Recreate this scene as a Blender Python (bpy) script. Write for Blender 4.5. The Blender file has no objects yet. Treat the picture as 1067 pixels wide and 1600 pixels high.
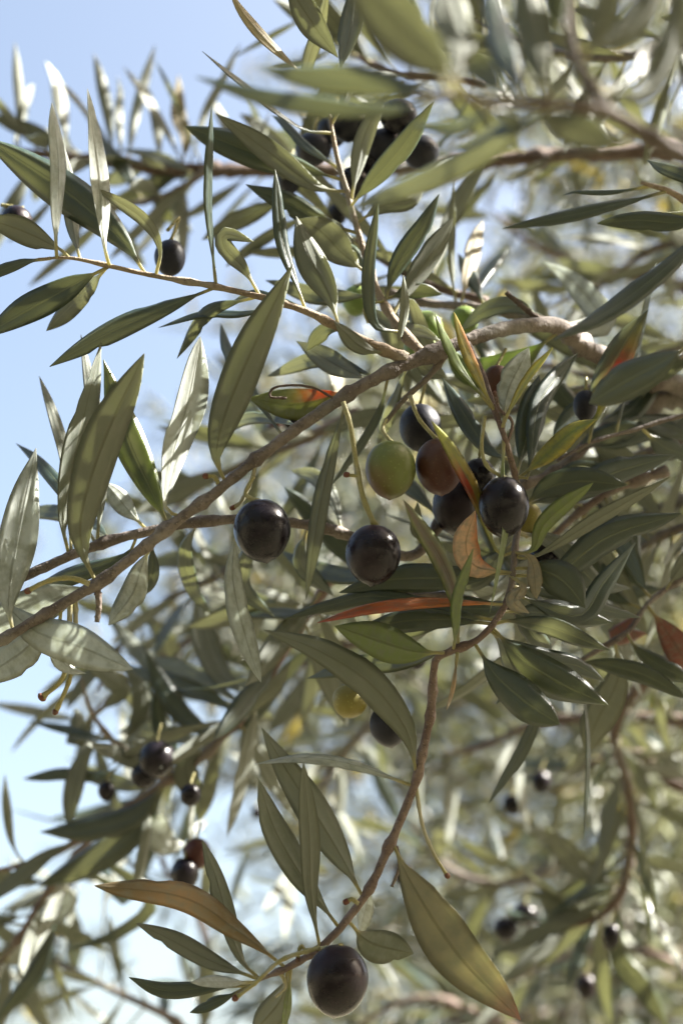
import bpy, math, random
import numpy as np
from mathutils import Vector, Matrix, Quaternion, noise as mnoise

R = math.radians
scene = bpy.context.scene
COL = scene.collection

# ------------------------------------------------------------------ camera
PITCH = R(27)
CAM = Vector((0.0, 0.0, 1.55))
cam_data = bpy.data.cameras.new('camera')
cam = bpy.data.objects.new('camera', cam_data)
COL.objects.link(cam)
cam.location = CAM
cam.rotation_euler = (math.pi / 2 + PITCH, 0, 0)
cam_data.sensor_fit = 'VERTICAL'
cam_data.sensor_height = 36.0
cam_data.sensor_width = 36.0
cam_data.lens = 50.0
cam_data.clip_start = 0.02
cam_data.clip_end = 5000
cam_data.dof.use_dof = True
cam_data.dof.focus_distance = 0.494
cam_data.dof.aperture_fstop = 6.6
cam_data.dof.aperture_blades = 0
scene.camera = cam
F = 50.0 / 36.0 * 1600.0
CX, CY = 533.5, 800.0
AX = Vector((1, 0, 0))
AF = Vector((0, math.cos(PITCH), math.sin(PITCH)))
AU = Vector((0, -math.sin(PITCH), math.cos(PITCH)))


def at(x, y, z):
    """photo pixel and distance along the viewing axis -> point in metres"""
    return CAM + AF * z + AX * ((x - CX) / F * z) + AU * (-(y - CY) / F * z)


# ------------------------------------------------------------------ light
SUN_C = (0.73, 0.62, 0.26)                      # right, up, forward of the camera
sun_dir = (AX * SUN_C[0] + AU * SUN_C[1] + AF * SUN_C[2]).normalized()
SUN_EL = math.asin(sun_dir.z)
SUN_AZ = math.atan2(sun_dir.x, sun_dir.y)       # clockwise from +Y

world = bpy.data.worlds.new('World')
scene.world = world
world.use_nodes = True
wn = world.node_tree.nodes
wl = world.node_tree.links
wn.clear()
w_out = wn.new('ShaderNodeOutputWorld')
w_bg = wn.new('ShaderNodeBackground')
w_sky = wn.new('ShaderNodeTexSky')
w_sky.sky_type = 'NISHITA'
w_sky.sun_disc = False
w_sky.sun_elevation = SUN_EL
w_sky.sun_rotation = SUN_AZ
w_sky.altitude = 50
w_sky.air_density = 1.0
w_sky.dust_density = 5.0
w_sky.ozone_density = 1.0
w_bg.inputs['Strength'].default_value = 0.051
w_wb = wn.new('ShaderNodeMix')                   # camera white balance, the same for the whole sky
w_wb.data_type = 'RGBA'
w_wb.blend_type = 'MULTIPLY'
w_wb.inputs[0].default_value = 1.0
w_wb.inputs[7].default_value = (1.07, 1.0, 0.88, 1)
wl.new(w_sky.outputs[0], w_wb.inputs[6])
wl.new(w_wb.outputs[2], w_bg.inputs['Color'])
wl.new(w_bg.outputs[0], w_out.inputs['Surface'])

sd = bpy.data.lights.new('sun', 'SUN')
sd.energy = 5.0
sd.angle = R(0.53)
sd.color = (1.0, 0.955, 0.87)
sun = bpy.data.objects.new('sun', sd)
COL.objects.link(sun)
sun.location = (3, 0, 6)
sun.rotation_euler = (-sun_dir).to_track_quat('-Z', 'Y').to_euler()

vs = scene.view_settings
vs.view_transform = 'Standard'
vs.look = 'None'
vs.exposure = 3.15
vs.gamma = 1.0
vs.use_curve_mapping = False
scene.render.engine = 'CYCLES'
cy = scene.cycles
cy.use_denoising = True
cy.max_bounces = 10
cy.diffuse_bounces = 6
cy.glossy_bounces = 3
cy.transmission_bounces = 6
cy.transparent_max_bounces = 4
cy.sample_clamp_indirect = 6.0
cy.caustics_reflective = False
cy.caustics_refractive = False


# ------------------------------------------------------------------ materials
def new_mat(name):
    m = bpy.data.materials.new(name)
    m.use_nodes = True
    nt = m.node_tree
    nt.nodes.clear()
    out = nt.nodes.new('ShaderNodeOutputMaterial')
    return m, nt, out


class NB:
    """small helper for node graphs"""
    def __init__(s, nt):
        s.nt = nt

    def n(s, t, **kw):
        nd = s.nt.nodes.new(t)
        for k, v in kw.items():
            if k.startswith('i_'):
                nd.inputs[k[2:].replace('_', ' ')].default_value = v
            else:
                setattr(nd, k, v)
        return nd

    def l(s, a, b):
        s.nt.links.new(a, b)

    def put(s, sock, v):
        if isinstance(v, bpy.types.NodeSocket):
            s.l(v, sock)
        else:
            sock.default_value = v

    def math(s, op, a, b=0.0, clamp=False):
        nd = s.n('ShaderNodeMath', operation=op, use_clamp=clamp)
        s.put(nd.inputs[0], a)
        s.put(nd.inputs[1], b)
        return nd.outputs[0]

    def mix(s, fac, a, b):
        nd = s.n('ShaderNodeMix', data_type='RGBA')
        s.put(nd.inputs[0], fac)
        s.put(nd.inputs[6], a)
        s.put(nd.inputs[7], b)
        return nd.outputs[2]

    def ramp(s, v, a, b, lo=0.0, hi=1.0):
        nd = s.n('ShaderNodeMapRange', interpolation_type='SMOOTHSTEP')
        s.put(nd.inputs[0], v)
        nd.inputs[1].default_value = a
        nd.inputs[2].default_value = b
        nd.inputs[3].default_value = lo
        nd.inputs[4].default_value = hi
        return nd.outputs[0]


def rgba(c, a=1.0):
    return (c[0], c[1], c[2], a)


def leaf_material(name, under):
    m, nt, out = new_mat(name)
    b = NB(nt)
    rnd = b.n('ShaderNodeAttribute', attribute_name='rnd').outputs['Fac']
    tint = b.n('ShaderNodeAttribute', attribute_name='tint')
    uv = b.n('ShaderNodeUVMap').outputs[0]
    sp = b.n('ShaderNodeSeparateXYZ')
    b.l(uv, sp.inputs[0])
    u, v = sp.outputs[0], sp.outputs[1]
    d = b.math('ABSOLUTE', b.math('SUBTRACT', u, 0.5))          # distance from the midrib
    shift = b.math('MULTIPLY', rnd, 91.7)
    cx = b.n('ShaderNodeCombineXYZ')
    b.put(cx.inputs[0], b.math('MULTIPLY', u, 1.0))
    b.put(cx.inputs[1], b.math('MULTIPLY', v, 5.0))
    b.put(cx.inputs[2], shift)
    nz = b.n('ShaderNodeTexNoise', i_Scale=3.2, i_Detail=5.0, i_Roughness=0.6)
    b.l(cx.outputs[0], nz.inputs['Vector'])
    fine = b.n('ShaderNodeTexNoise', i_Scale=38.0, i_Detail=3.0)
    b.l(cx.outputs[0], fine.inputs['Vector'])
    # faint side veins running forward from the midrib
    vein = b.n('ShaderNodeTexWave', wave_type='BANDS', bands_direction='X', i_Scale=1.0, i_Distortion=1.2, i_Detail=1.0)
    cv = b.n('ShaderNodeCombineXYZ')
    b.put(cv.inputs[0], b.math('SUBTRACT', b.math('MULTIPLY', v, 4.2), b.math('MULTIPLY', d, 2.6)))
    b.put(cv.inputs[1], u)
    b.put(cv.inputs[2], shift)
    b.l(cv.outputs[0], vein.inputs['Vector'])
    rib = b.ramp(d, 0.014, 0.040, 1.0, 0.0)
    if under:
        base = b.mix(rnd, rgba((0.185, 0.203, 0.188)), rgba((0.118, 0.134, 0.108)))
        base = b.mix(b.ramp(nz.outputs[0], 0.35, 0.75), base, rgba((0.20, 0.213, 0.195)))
        base = b.mix(b.math('MULTIPLY', b.ramp(fine.outputs[0], 0.45, 0.7), 0.25), base, rgba((0.18, 0.175, 0.11)))
        ribc, riba = (0.075, 0.07, 0.04), 0.6
        vor = b.n('ShaderNodeTexVoronoi', i_Scale=5.0)
        b.l(cx.outputs[0], vor.inputs['Vector'])
        spot = b.math('MULTIPLY', b.ramp(vor.outputs['Distance'], 0.035, 0.07, 1.0, 0.0), b.ramp(nz.outputs[0], 0.52, 0.6))
        base = b.mix(b.math('MULTIPLY', spot, 0.75), base, rgba((0.05, 0.035, 0.02)))
        trans = b.mix(rnd, rgba((0.64, 0.62, 0.42)), rgba((0.56, 0.55, 0.34)))
        rough, spec, tfac = 0.62, 0.3, 0.30
    else:
        base = b.mix(rnd, rgba((0.011, 0.023, 0.022)), rgba((0.019, 0.033, 0.026)))
        base = b.mix(b.ramp(nz.outputs[0], 0.35, 0.8), base, rgba((0.027, 0.044, 0.041)))
        base = b.mix(b.math('MULTIPLY', b.ramp(fine.outputs[0], 0.5, 0.75), 0.35), base, rgba((0.048, 0.064, 0.062)))
        ribc, riba = (0.10, 0.115, 0.06), 0.7
        trans = b.mix(rnd, rgba((0.50, 0.53, 0.31)), rgba((0.41, 0.45, 0.23)))
        rough, spec, tfac = 0.33, 0.5, 0.30
    ta = b.math('MULTIPLY', tint.outputs['Alpha'], b.ramp(nz.outputs[0], 0.30, 0.62, 0.45, 1.0), True)
    base = b.mix(ta, base, tint.outputs['Color'])
    base = b.mix(b.math('MULTIPLY', rib, riba), base, rgba(ribc))
    bright = b.n('ShaderNodeMix', data_type='RGBA', blend_type='MULTIPLY')
    bright.inputs[0].default_value = 1.0
    b.l(tint.outputs['Color'], bright.inputs[6])
    bright.inputs[7].default_value = (3.0, 3.0, 3.0, 1)
    trans = b.mix(ta, trans, bright.outputs[2])
    bump = b.n('ShaderNodeBump', i_Strength=0.35, i_Distance=0.0004)
    hh = b.math('ADD', b.math('MULTIPLY', vein.outputs['Fac'], 0.05), b.math('MULTIPLY', fine.outputs[0], 0.5))
    hh = b.math('ADD', hh, b.math('MULTIPLY', rib, 1.2 if under else -1.2))
    b.l(hh, bump.inputs['Height'])
    p = b.n('ShaderNodeBsdfPrincipled')
    b.put(p.inputs['Base Color'], base)
    b.put(p.inputs['Roughness'], b.ramp(nz.outputs[0], 0.3, 0.8, rough - 0.05, rough + 0.12))
    p.inputs['Specular IOR Level'].default_value = spec
    b.l(bump.outputs[0], p.inputs['Normal'])
    t = b.n('ShaderNodeBsdfTranslucent')
    b.put(t.inputs['Color'], trans)
    b.l(bump.outputs[0], t.inputs['Normal'])
    mx = b.n('ShaderNodeMixShader')
    mx.inputs[0].default_value = tfac
    b.l(p.outputs[0], mx.inputs[1])
    b.l(t.outputs[0], mx.inputs[2])
    b.l(mx.outputs[0], out.inputs[0])
    return m


def bark_material(name, c1, c2, c3, scale=60.0, rough=0.8, bump_d=0.0013):
    m, nt, out = new_mat(name)
    b = NB(nt)
    tc = b.n('ShaderNodeTexCoord').outputs['Object']
    nz = b.n('ShaderNodeTexNoise', i_Scale=scale, i_Detail=6.0, i_Roughness=0.65)
    b.l(tc, nz.inputs['Vector'])
    n2 = b.n('ShaderNodeTexNoise', i_Scale=scale * 9, i_Detail=3.0)
    b.l(tc, n2.inputs['Vector'])
    vo = b.n('ShaderNodeTexVoronoi', i_Scale=scale * 12)
    b.l(tc, vo.inputs['Vector'])
    base = b.mix(b.ramp(nz.outputs[0], 0.35, 0.68), rgba(c1), rgba(c2))
    base = b.mix(b.math('MULTIPLY', b.ramp(n2.outputs[0], 0.5, 0.7), 0.5), base, rgba(c3))
    lent = b.ramp(vo.outputs['Distance'], 0.12, 0.25, 1.0, 0.0)
    base = b.mix(b.math('MULTIPLY', lent, 0.7), base, rgba(tuple(min(1, x * 1.5) for x in c2)))
    n3 = b.n('ShaderNodeTexNoise', i_Scale=scale * 0.45, i_Detail=3.0)
    b.l(tc, n3.inputs['Vector'])
    base = b.mix(b.math('MULTIPLY', b.ramp(n3.outputs[0], 0.52, 0.62), 0.45), base, rgba((c2[1] * 1.15, c2[1] * 1.13, c2[1] * 1.02)))
    bump = b.n('ShaderNodeBump', i_Strength=0.9, i_Distance=bump_d)
    b.l(b.math('ADD', b.math('ADD', nz.outputs[0], b.math('MULTIPLY', n2.outputs[0], 0.6)), b.math('MULTIPLY', lent, 0.5)), bump.inputs['Height'])
    p = b.n('ShaderNodeBsdfPrincipled')
    b.put(p.inputs['Base Color'], base)
    p.inputs['Roughness'].default_value = rough
    p.inputs['Specular IOR Level'].default_value = 0.3
    b.l(bump.outputs[0], p.inputs['Normal'])
    b.l(p.outputs[0], out.inputs[0])
    return m


def olive_material(name, c_a, c_b, bloom, bloom_amt, rough, axis_lo=-0.4, axis_hi=0.5, sss=0.0):
    """skin: c_a at the stalk end turning c_b at the tip, waxy bloom in patches, pale specks"""
    m, nt, out = new_mat(name)
    b = NB(nt)
    gen = b.n('ShaderNodeTexCoord').outputs['Object']
    info = b.n('ShaderNodeObjectInfo').outputs['Random']
    add = b.n('ShaderNodeVectorMath', operation='ADD')
    b.l(gen, add.inputs[0])
    cmb = b.n('ShaderNodeCombineXYZ')
    b.put(cmb.inputs[0], b.math('MULTIPLY', info, 13.0))
    b.put(cmb.inputs[1], b.math('MULTIPLY', info, 7.0))
    b.l(cmb.outputs[0], add.inputs[1])
    n1 = b.n('ShaderNodeTexNoise', i_Scale=95.0, i_Detail=4.0, i_Roughness=0.55)
    b.l(add.outputs[0], n1.inputs['Vector'])
    n2 = b.n('ShaderNodeTexNoise', i_Scale=900.0, i_Detail=2.0)
    b.l(add.outputs[0], n2.inputs['Vector'])
    vo = b.n('ShaderNodeTexVoronoi', i_Scale=620.0)
    b.l(add.outputs[0], vo.inputs['Vector'])
    attr = b.n('ShaderNodeAttribute', attribute_name='ripe').outputs['Fac']
    g = b.math('ADD', attr, b.math('MULTIPLY', b.math('SUBTRACT', n1.outputs[0], 0.5), 0.9))
    base = b.mix(b.ramp(g, axis_lo, axis_hi), rgba(c_a), rgba(c_b))
    bl = b.math('MULTIPLY', b.ramp(n1.outputs[0], 0.42, 0.72), bloom_amt)
    base = b.mix(bl, base, rgba(bloom))
    speck = b.math('MULTIPLY', b.ramp(vo.outputs['Distance'], 0.10, 0.24, 1.0, 0.0), 0.22)
    base = b.mix(speck, base, rgba(tuple(min(1, x * 2.2 + 0.03) for x in c_a)))
    bump = b.n('ShaderNodeBump', i_Strength=0.25, i_Distance=0.0003)
    b.l(b.math('ADD', n2.outputs[0], n1.outputs[0]), bump.inputs['Height'])
    p = b.n('ShaderNodeBsdfPrincipled')
    b.put(p.inputs['Base Color'], base)
    b.put(p.inputs['Roughness'], b.math('ADD', b.math('MULTIPLY', bl, 0.45), rough))
    p.inputs['Specular IOR Level'].default_value = 0.22
    if sss:
        p.inputs['Subsurface Weight'].default_value = sss
        p.inputs['Subsurface Radius'].default_value = (0.004, 0.003, 0.001)
    b.l(bump.outputs[0], p.inputs['Normal'])
    b.l(p.outputs[0], out.inputs[0])
    return m


M = {}
M['top'] = leaf_material('leaf_top_green', False)
M['under'] = leaf_material('leaf_underside_silver', True)
M['bark'] = bark_material('grey_brown_bark', (0.085, 0.068, 0.058), (0.175, 0.150, 0.132), (0.035, 0.027, 0.022))
M['red_bark'] = bark_material('reddish_brown_bark', (0.098, 0.066, 0.053), (0.165, 0.125, 0.105), (0.048, 0.031, 0.025))
M['young'] = bark_material('young_twig_bark', (0.165, 0.125, 0.086), (0.225, 0.18, 0.13), (0.10, 0.072, 0.048))
M['stalk'] = bark_material('yellow_green_stalk', (0.20, 0.185, 0.07), (0.27, 0.25, 0.12), (0.15, 0.115, 0.045), 160, 0.55, 0.0003)
M['stalk_tip'] = bark_material('red_brown_stalk_tip', (0.10, 0.036, 0.022), (0.14, 0.065, 0.038), (0.05, 0.018, 0.013), 300, 0.7, 0.0004)
M['dead'] = bark_material('dry_dead_twig', (0.07, 0.05, 0.04), (0.14, 0.105, 0.085), (0.035, 0.025, 0.02), 200, 0.9)
M['trunk'] = bark_material('old_olive_bark', (0.16, 0.135, 0.11), (0.27, 0.24, 0.2), (0.07, 0.06, 0.05), 9, 0.95, 0.012)
M['black'] = olive_material('ripe_black_skin', (0.0055, 0.0035, 0.0055), (0.004, 0.0027, 0.0042), (0.014, 0.010, 0.015), 0.55, 0.22)
M['plum'] = olive_material('plum_black_skin', (0.012, 0.005, 0.007), (0.006, 0.0033, 0.0045), (0.022, 0.013, 0.017), 0.6, 0.25)
M['navy'] = olive_material('blue_black_skin', (0.009, 0.009, 0.015), (0.007, 0.007, 0.011), (0.025, 0.027, 0.038), 0.6, 0.38)
M['green'] = olive_material('unripe_green_skin', (0.13, 0.155, 0.04), (0.11, 0.11, 0.035), (0.24, 0.25, 0.10), 0.45, 0.36, sss=0.12)
M['turning'] = olive_material('green_skin_turning_red', (0.11, 0.13, 0.038), (0.085, 0.038, 0.024), (0.14, 0.135, 0.065), 0.4, 0.36, 0.15, 0.95, sss=0.1)
M['red'] = olive_material('red_brown_skin', (0.06, 0.028, 0.016), (0.042, 0.011, 0.009), (0.075, 0.038, 0.028), 0.45, 0.36, 0.0, 0.6, sss=0.06)
M['bright_green'] = olive_material('fresh_green_skin', (0.14, 0.20, 0.055), (0.12, 0.17, 0.045), (0.19, 0.235, 0.10), 0.45, 0.36, sss=0.15)
M['yellow_green'] = olive_material('yellow_green_skin', (0.19, 0.19, 0.045), (0.17, 0.145, 0.035), (0.22, 0.21, 0.08), 0.4, 0.36, sss=0.12)


def ground_material():
    m, nt, out = new_mat('dry_grove_soil')
    b = NB(nt)
    tc = b.n('ShaderNodeTexCoord').outputs['Object']
    n1 = b.n('ShaderNodeTexNoise', i_Scale=0.8, i_Detail=8.0, i_Roughness=0.65)
    b.l(tc, n1.inputs['Vector'])
    n2 = b.n('ShaderNodeTexNoise', i_Scale=22.0, i_Detail=5.0)
    b.l(tc, n2.inputs['Vector'])
    base = b.mix(b.ramp(n1.outputs[0], 0.35, 0.65), rgba((0.115, 0.095, 0.065)), rgba((0.07, 0.078, 0.04)))
    base = b.mix(b.ramp(n2.outputs[0], 0.4, 0.75), base, rgba((0.15, 0.125, 0.09)))
    bump = b.n('ShaderNodeBump', i_Strength=0.6, i_Distance=0.03)
    b.l(n2.outputs[0], bump.inputs['Height'])
    p = b.n('ShaderNodeBsdfPrincipled')
    b.put(p.inputs['Base Color'], base)
    p.inputs['Roughness'].default_value = 0.95
    b.l(bump.outputs[0], p.inputs['Normal'])
    b.l(p.outputs[0], out.inputs[0])
    return m


M['ground'] = ground_material()


# ------------------------------------------------------------------ mesh helpers
def link(o, parent=None, loc=None):
    COL.objects.link(o)
    if parent is not None:
        o.parent = parent
    if loc is not None:
        o.location = loc
    return o


def tag(o, label=None, cat=None, group=None, kind=None):
    if label:
        o['label'] = label
    if cat:
        o['category'] = cat
    if group:
        o['group'] = group
    if kind:
        o['kind'] = kind
    return o


def mesh_from(name, verts, faces, mats, smooth=True, mat_idx=None, uvs=None, fattr=None, cattr=None):
    me = bpy.data.meshes.new(name)
    me.from_pydata(verts, [], faces)
    for mm in mats:
        me.materials.append(mm)
    if smooth:
        me.polygons.foreach_set('use_smooth', [True] * len(me.polygons))
    if mat_idx is not None:
        me.polygons.foreach_set('material_index', mat_idx)
    if uvs is not None:
        ul = me.uv_layers.new(name='UVMap')
        li = np.empty(len(me.loops), dtype=np.int32)
        me.loops.foreach_get('vertex_index', li)
        ul.data.foreach_set('uv', np.asarray(uvs, dtype=np.float32)[li].ravel())
    if fattr is not None:
        for k, arr in fattr.items():
            a = me.attributes.new(k, 'FLOAT', 'POINT')
            a.data.foreach_set('value', np.asarray(arr, dtype=np.float32))
    if cattr is not None:
        for k, arr in cattr.items():
            a = me.attributes.new(k, 'FLOAT_COLOR', 'POINT')
            a.data.foreach_set('color', np.asarray(arr, dtype=np.float32).ravel())
    me.update()
    return me


def catmull(pts, n):
    """resample a polyline of Vectors to n+1 points along a Catmull-Rom curve, even in arc length"""
    P = [pts[0] + (pts[0] - pts[1])] + list(pts) + [pts[-1] + (pts[-1] - pts[-2])]
    dense = []
    seg = max(6, 3 * n // max(1, len(pts) - 1))
    for i in range(1, len(P) - 2):
        p0, p1, p2, p3 = P[i - 1], P[i], P[i + 1], P[i + 2]
        for k in range(seg):
            t = k / seg
            dense.append(0.5 * ((2 * p1) + (p2 - p0) * t + (2 * p0 - 5 * p1 + 4 * p2 - p3) * t * t + (3 * p1 - p0 - 3 * p2 + p3) * t ** 3))
    dense.append(pts[-1].copy())
    L = [0.0]
    for a, c in zip(dense, dense[1:]):
        L.append(L[-1] + (c - a).length)
    out = []
    j = 0
    for k in range(n + 1):
        s = L[-1] * k / n
        while j < len(L) - 2 and L[j + 1] < s:
            j += 1
        d = L[j + 1] - L[j]
        out.append(dense[j].lerp(dense[j + 1], (s - L[j]) / d if d > 1e-9 else 0))
    return out, L[-1]


def tube_geo(path, radii, sides=10, rough=0.0, seed=0, cap=True):
    """tube with parallel-transported rings"""
    n = len(path)
    T = [(path[min(i + 1, n - 1)] - path[max(i - 1, 0)]).normalized() for i in range(n)]
    ref = Vector((0, 0, 1)) if abs(T[0].z) < 0.9 else Vector((1, 0, 0))
    N = (ref - T[0] * ref.dot(T[0])).normalized()
    V, Fc = [], []
    for i in range(n):
        if i:
            N = (N - T[i] * N.dot(T[i])).normalized()
        B = T[i].cross(N)
        for k in range(sides):
            a = 2 * math.pi * k / sides
            d = N * math.cos(a) + B * math.sin(a)
            r = radii[i]
            if rough:
                q = path[i] * (0.35 / max(radii[i], 1e-4)) + d * 0.9 + Vector((seed * 3.1, 0, 0))
                r *= 1 + rough * mnoise.noise(q)
            V.append(path[i] + d * r)
    for i in range(n - 1):
        for k in range(sides):
            a = i * sides + k
            c = i * sides + (k + 1) % sides
            Fc.append((a, c, c + sides, a + sides))
    if cap:
        V.append(path[0].copy())
        V.append(path[-1].copy())
        s, e = len(V) - 2, len(V) - 1
        for k in range(sides):
            Fc.append((s, (k + 1) % sides, k))
            Fc.append((e, (n - 1) * sides + k, (n - 1) * sides + (k + 1) % sides))
    return V, Fc


def tube_obj(name, path, radii, mat, parent, sides=10, rough=0.0, seed=0, origin=None):
    V, Fc = tube_geo(path, radii, sides, rough, seed)
    o0 = origin if origin is not None else path[0]
    me = mesh_from(name, [v - o0 for v in V], Fc, [mat])
    o = bpy.data.objects.new(name, me)
    base = parent.location if parent is not None else Vector((0, 0, 0))
    link(o, parent, o0 - base)
    return o


# ------------------------------------------------------------------ leaf
CS = (-1.0, -0.62, -0.16, 0.0, 0.16, 0.62, 1.0)
LEAF_COUNT = [0]


def profile(s, a, bb):
    if s <= 0 or s >= 1:
        return 0.0
    smax = a / (a + bb)
    mx = smax ** a * (1 - smax) ** bb
    return (s ** a) * ((1 - s) ** bb) / mx


def leaf_mesh(spine, tops, halfw, pet=0.09, a=0.85, bb=0.80, fold=0.22, revolute=0.25, wave=0.05, thick=0.00036,
              petr=0.00055, tint=None, rnd=None, seed=0, origin=None, nick=0.0):
    """closed thin shell: upper face, under face and round leaf stalk along a 3-D spine"""
    n = len(spine) - 1
    rg = random.Random(seed)
    rnd = rg.random() if rnd is None else rnd
    V, UV, RN, TI = [], [], [], []
    ph = rg.uniform(0, 6.28)
    bites = [(rg.uniform(0.3, 0.9), rg.choice((-1, 1)), rg.uniform(0.1, 0.3)) for _ in range(rg.choice((0, 0, 1, 1, 2)))]
    nc = len(CS)
    org = origin if origin is not None else spine[0]
    rows = []
    for i in range(n + 1):
        t = i / n
        Tn = (spine[min(i + 1, n)] - spine[max(i - 1, 0)]).normalized()
        Nt = tops[i]
        Nt = (Nt - Tn * Nt.dot(Tn)).normalized()
        S = Tn.cross(Nt).normalized()
        s = (t - pet) / (1 - pet)
        w = halfw * profile(s, a, bb)
        pr = petr * (1.15 - 0.3 * t)
        if s < 0.12:
            w = max(w, pr)
        w = max(w, 0.00012)
        k = min(1.0, max(0.0, (s + 0.02) / 0.16)) if s > -0.02 else 0.0      # 0 stalk, 1 blade
        k = k * k * (3 - 2 * k)
        row_t, row_b = [], []
        for j, c in enumerate(CS):
            side_w = 1 + 0.06 * math.sin(t * 9 + ph + (2.1 if c > 0 else 0)) * k
            for bt, bs, ba in bites:                       # small nicks in the margin
                if c * bs > 0:
                    side_w -= ba * math.exp(-((t - bt) / 0.035) ** 2) * k * abs(c)
            h = (fold * abs(c) - revolute * abs(c) ** 4) * w * k
            h += wave * w * math.sin(t * 11 + ph + (1.7 if c > 0 else 0)) * abs(c) * k
            th = thick * (1.0 - 0.8 * abs(c)) * min(1, w / (0.15 * halfw) + .2) * k
            rib = pr * 0.75 * math.exp(-(c / 0.14) ** 2) * (1 - t) * k
            pt_off = pr * math.sqrt(max(0.0, 1 - c * c)) * (1 - k)
            ctr = spine[i] + S * (c * w * side_w) + Nt * h
            up = ctr + Nt * (th * 0.5 + pt_off - rib * 0.25)
            dn = ctr - Nt * (th * 0.5 + pt_off + rib)
            edge = (j == 0 or j == nc - 1)
            row_t.append(len(V)); V.append((ctr if edge else up) - org)
            UV.append(((c + 1) / 2, t)); RN.append(rnd)
            col = tint(t, c) if tint else (0, 0, 0, 0)
            if t < pet * 1.6:      # leaf stalk is yellowish
                q = max(0.0, 1 - t / (pet * 1.6))
                q = min(1.0, q * 2)
                al = max(col[3], 0.85 * q)
                col = tuple(col[m] * (1 - q) + (0.28, 0.25, 0.11)[m] * q for m in range(3)) + (al,)
            TI.append(col)
            if edge:
                row_b.append(row_t[-1])
            else:
                row_b.append(len(V)); V.append(dn - org)
                UV.append(((c + 1) / 2, t)); RN.append(rnd); TI.append(col)
        rows.append((row_t, row_b))
    Fc, MI = [], []
    for i in range(n):
        (t0, b0), (t1, b1) = rows[i], rows[i + 1]
        for j in range(nc - 1):
            Fc.append((t0[j], t1[j], t1[j + 1], t0[j + 1])); MI.append(0)
            Fc.append((b0[j], b0[j + 1], b1[j + 1], b1[j])); MI.append(1)
    return mesh_from('leaf', V, Fc, [M['top'], M['under']], True, MI, UV, {'rnd': RN}, {'tint': TI})


def g(x, c, s):
    return math.exp(-((x - c) / s) ** 2)


def lerp3(a, b, k):
    return tuple(a[i] * (1 - k) + b[i] * k for i in range(3))


YEL, ORA, RED = (0.30, 0.26, 0.05), (0.33, 0.125, 0.03), (0.22, 0.036, 0.02)
LG, BRN, TAN = (0.13, 0.17, 0.045), (0.15, 0.112, 0.055), (0.30, 0.21, 0.12)
TINTS = {
    'yellow': lambda t, c: lerp3(LG, YEL, min(1, abs(c) * 0.9 + 0.1)) + (0.85,),
    'lime': lambda t, c: LG + (0.75,),
    'lime_edge': lambda t, c: (0.18, 0.23, 0.05) + (max(0.0, min(1, abs(c) * 1.4 - 0.5)) * 0.8 + 0.5 * g(t, 0.05, 0.22),),
    'orange_edge': lambda t, c: lerp3(lerp3(LG, YEL, 0.75), ORA, max(0, min(1, 1.2 * g(t, 0.65, 0.25))) * (0.9 if c > 0.3 else 0.15)) + (0.9,),
    'orange': lambda t, c: lerp3(lerp3(ORA, RED, max(0, min(1, (t - 0.25) * 1.4))), ORA, g(c, 1, 0.6)) + (0.97,),
    'red_mid': lambda t, c: lerp3(lerp3(LG, YEL, 0.45), RED, min(1, 1.1 * g(t, 0.55, 0.14) * (1 if c < -0.1 else 0.3))) + (0.9,),
    'red_spot': lambda t, c: lerp3(lerp3(YEL, RED, min(1, 1.3 * g(t, 0.56, 0.17))), LG, min(1, 1.2 * g(t, 0.05, 0.2))) + (max(0.0, min(0.97, 1.5 * g(t, 0.42, 0.30) * (1 if c > 0.1 else max(0, 0.3 + c)))),),
    'brown': lambda t, c: lerp3(BRN, TAN, min(1, 0.9 * g(t, 0.62, 0.16) + 0.35 * g(c, 1, .5))) + (0.93,),
    'pink_tip': lambda t, c: lerp3((0.22, 0.19, 0.11), (0.30, 0.15, 0.12), min(1, max(0, (t - 0.82) * 6))) + (0.55 + 0.3 * max(0, (t - 0.8) * 4),),
    'olive': lambda t, c: (0.105, 0.112, 0.076) + (0.38,),
    'purple': lambda t, c: lerp3((0.10, 0.05, 0.05), (0.16, 0.19, 0.07), min(1, abs(c))) + (0.8,),
    'red': lambda t, c: (0.19, 0.075, 0.055) + (0.85,),
    'peach': lambda t, c: lerp3((0.50, 0.36, 0.24), (0.45, 0.18, 0.06), g(c, -1, 0.4)) + (0.9,),
    'tan': lambda t, c: (0.30, 0.255, 0.17) + (0.85,),
    'pale': lambda t, c: (0.34, 0.36, 0.34) + (0.85,),
    'red_base': lambda t, c: lerp3((0.13, 0.145, 0.05), lerp3(ORA, RED, 0.6), min(1, 1.6 * g(t, 0.25, 0.22) * (1 if c < -0.1 else 0.05))) + (0.92,),
}
TINT_LABEL = {'orange': 'orange and red narrow leaf', 'red_mid': 'yellow leaf with a red patch', 'red_spot': 'dark green leaf blotched red and orange',
              'brown': 'brown dying leaf', 'red': 'dull red leaf', 'yellow': 'yellow-edged leaf', 'orange_edge': 'yellow leaf with an orange edge',
              'pink_tip': 'large leaf with a pinkish tip', 'peach': 'withered peach coloured leaf', 'red_base': 'folded yellow-green leaf with an orange patch',
              'tan': 'dry curled tan leaf', 'purple': 'purplish green leaf'}


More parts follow.
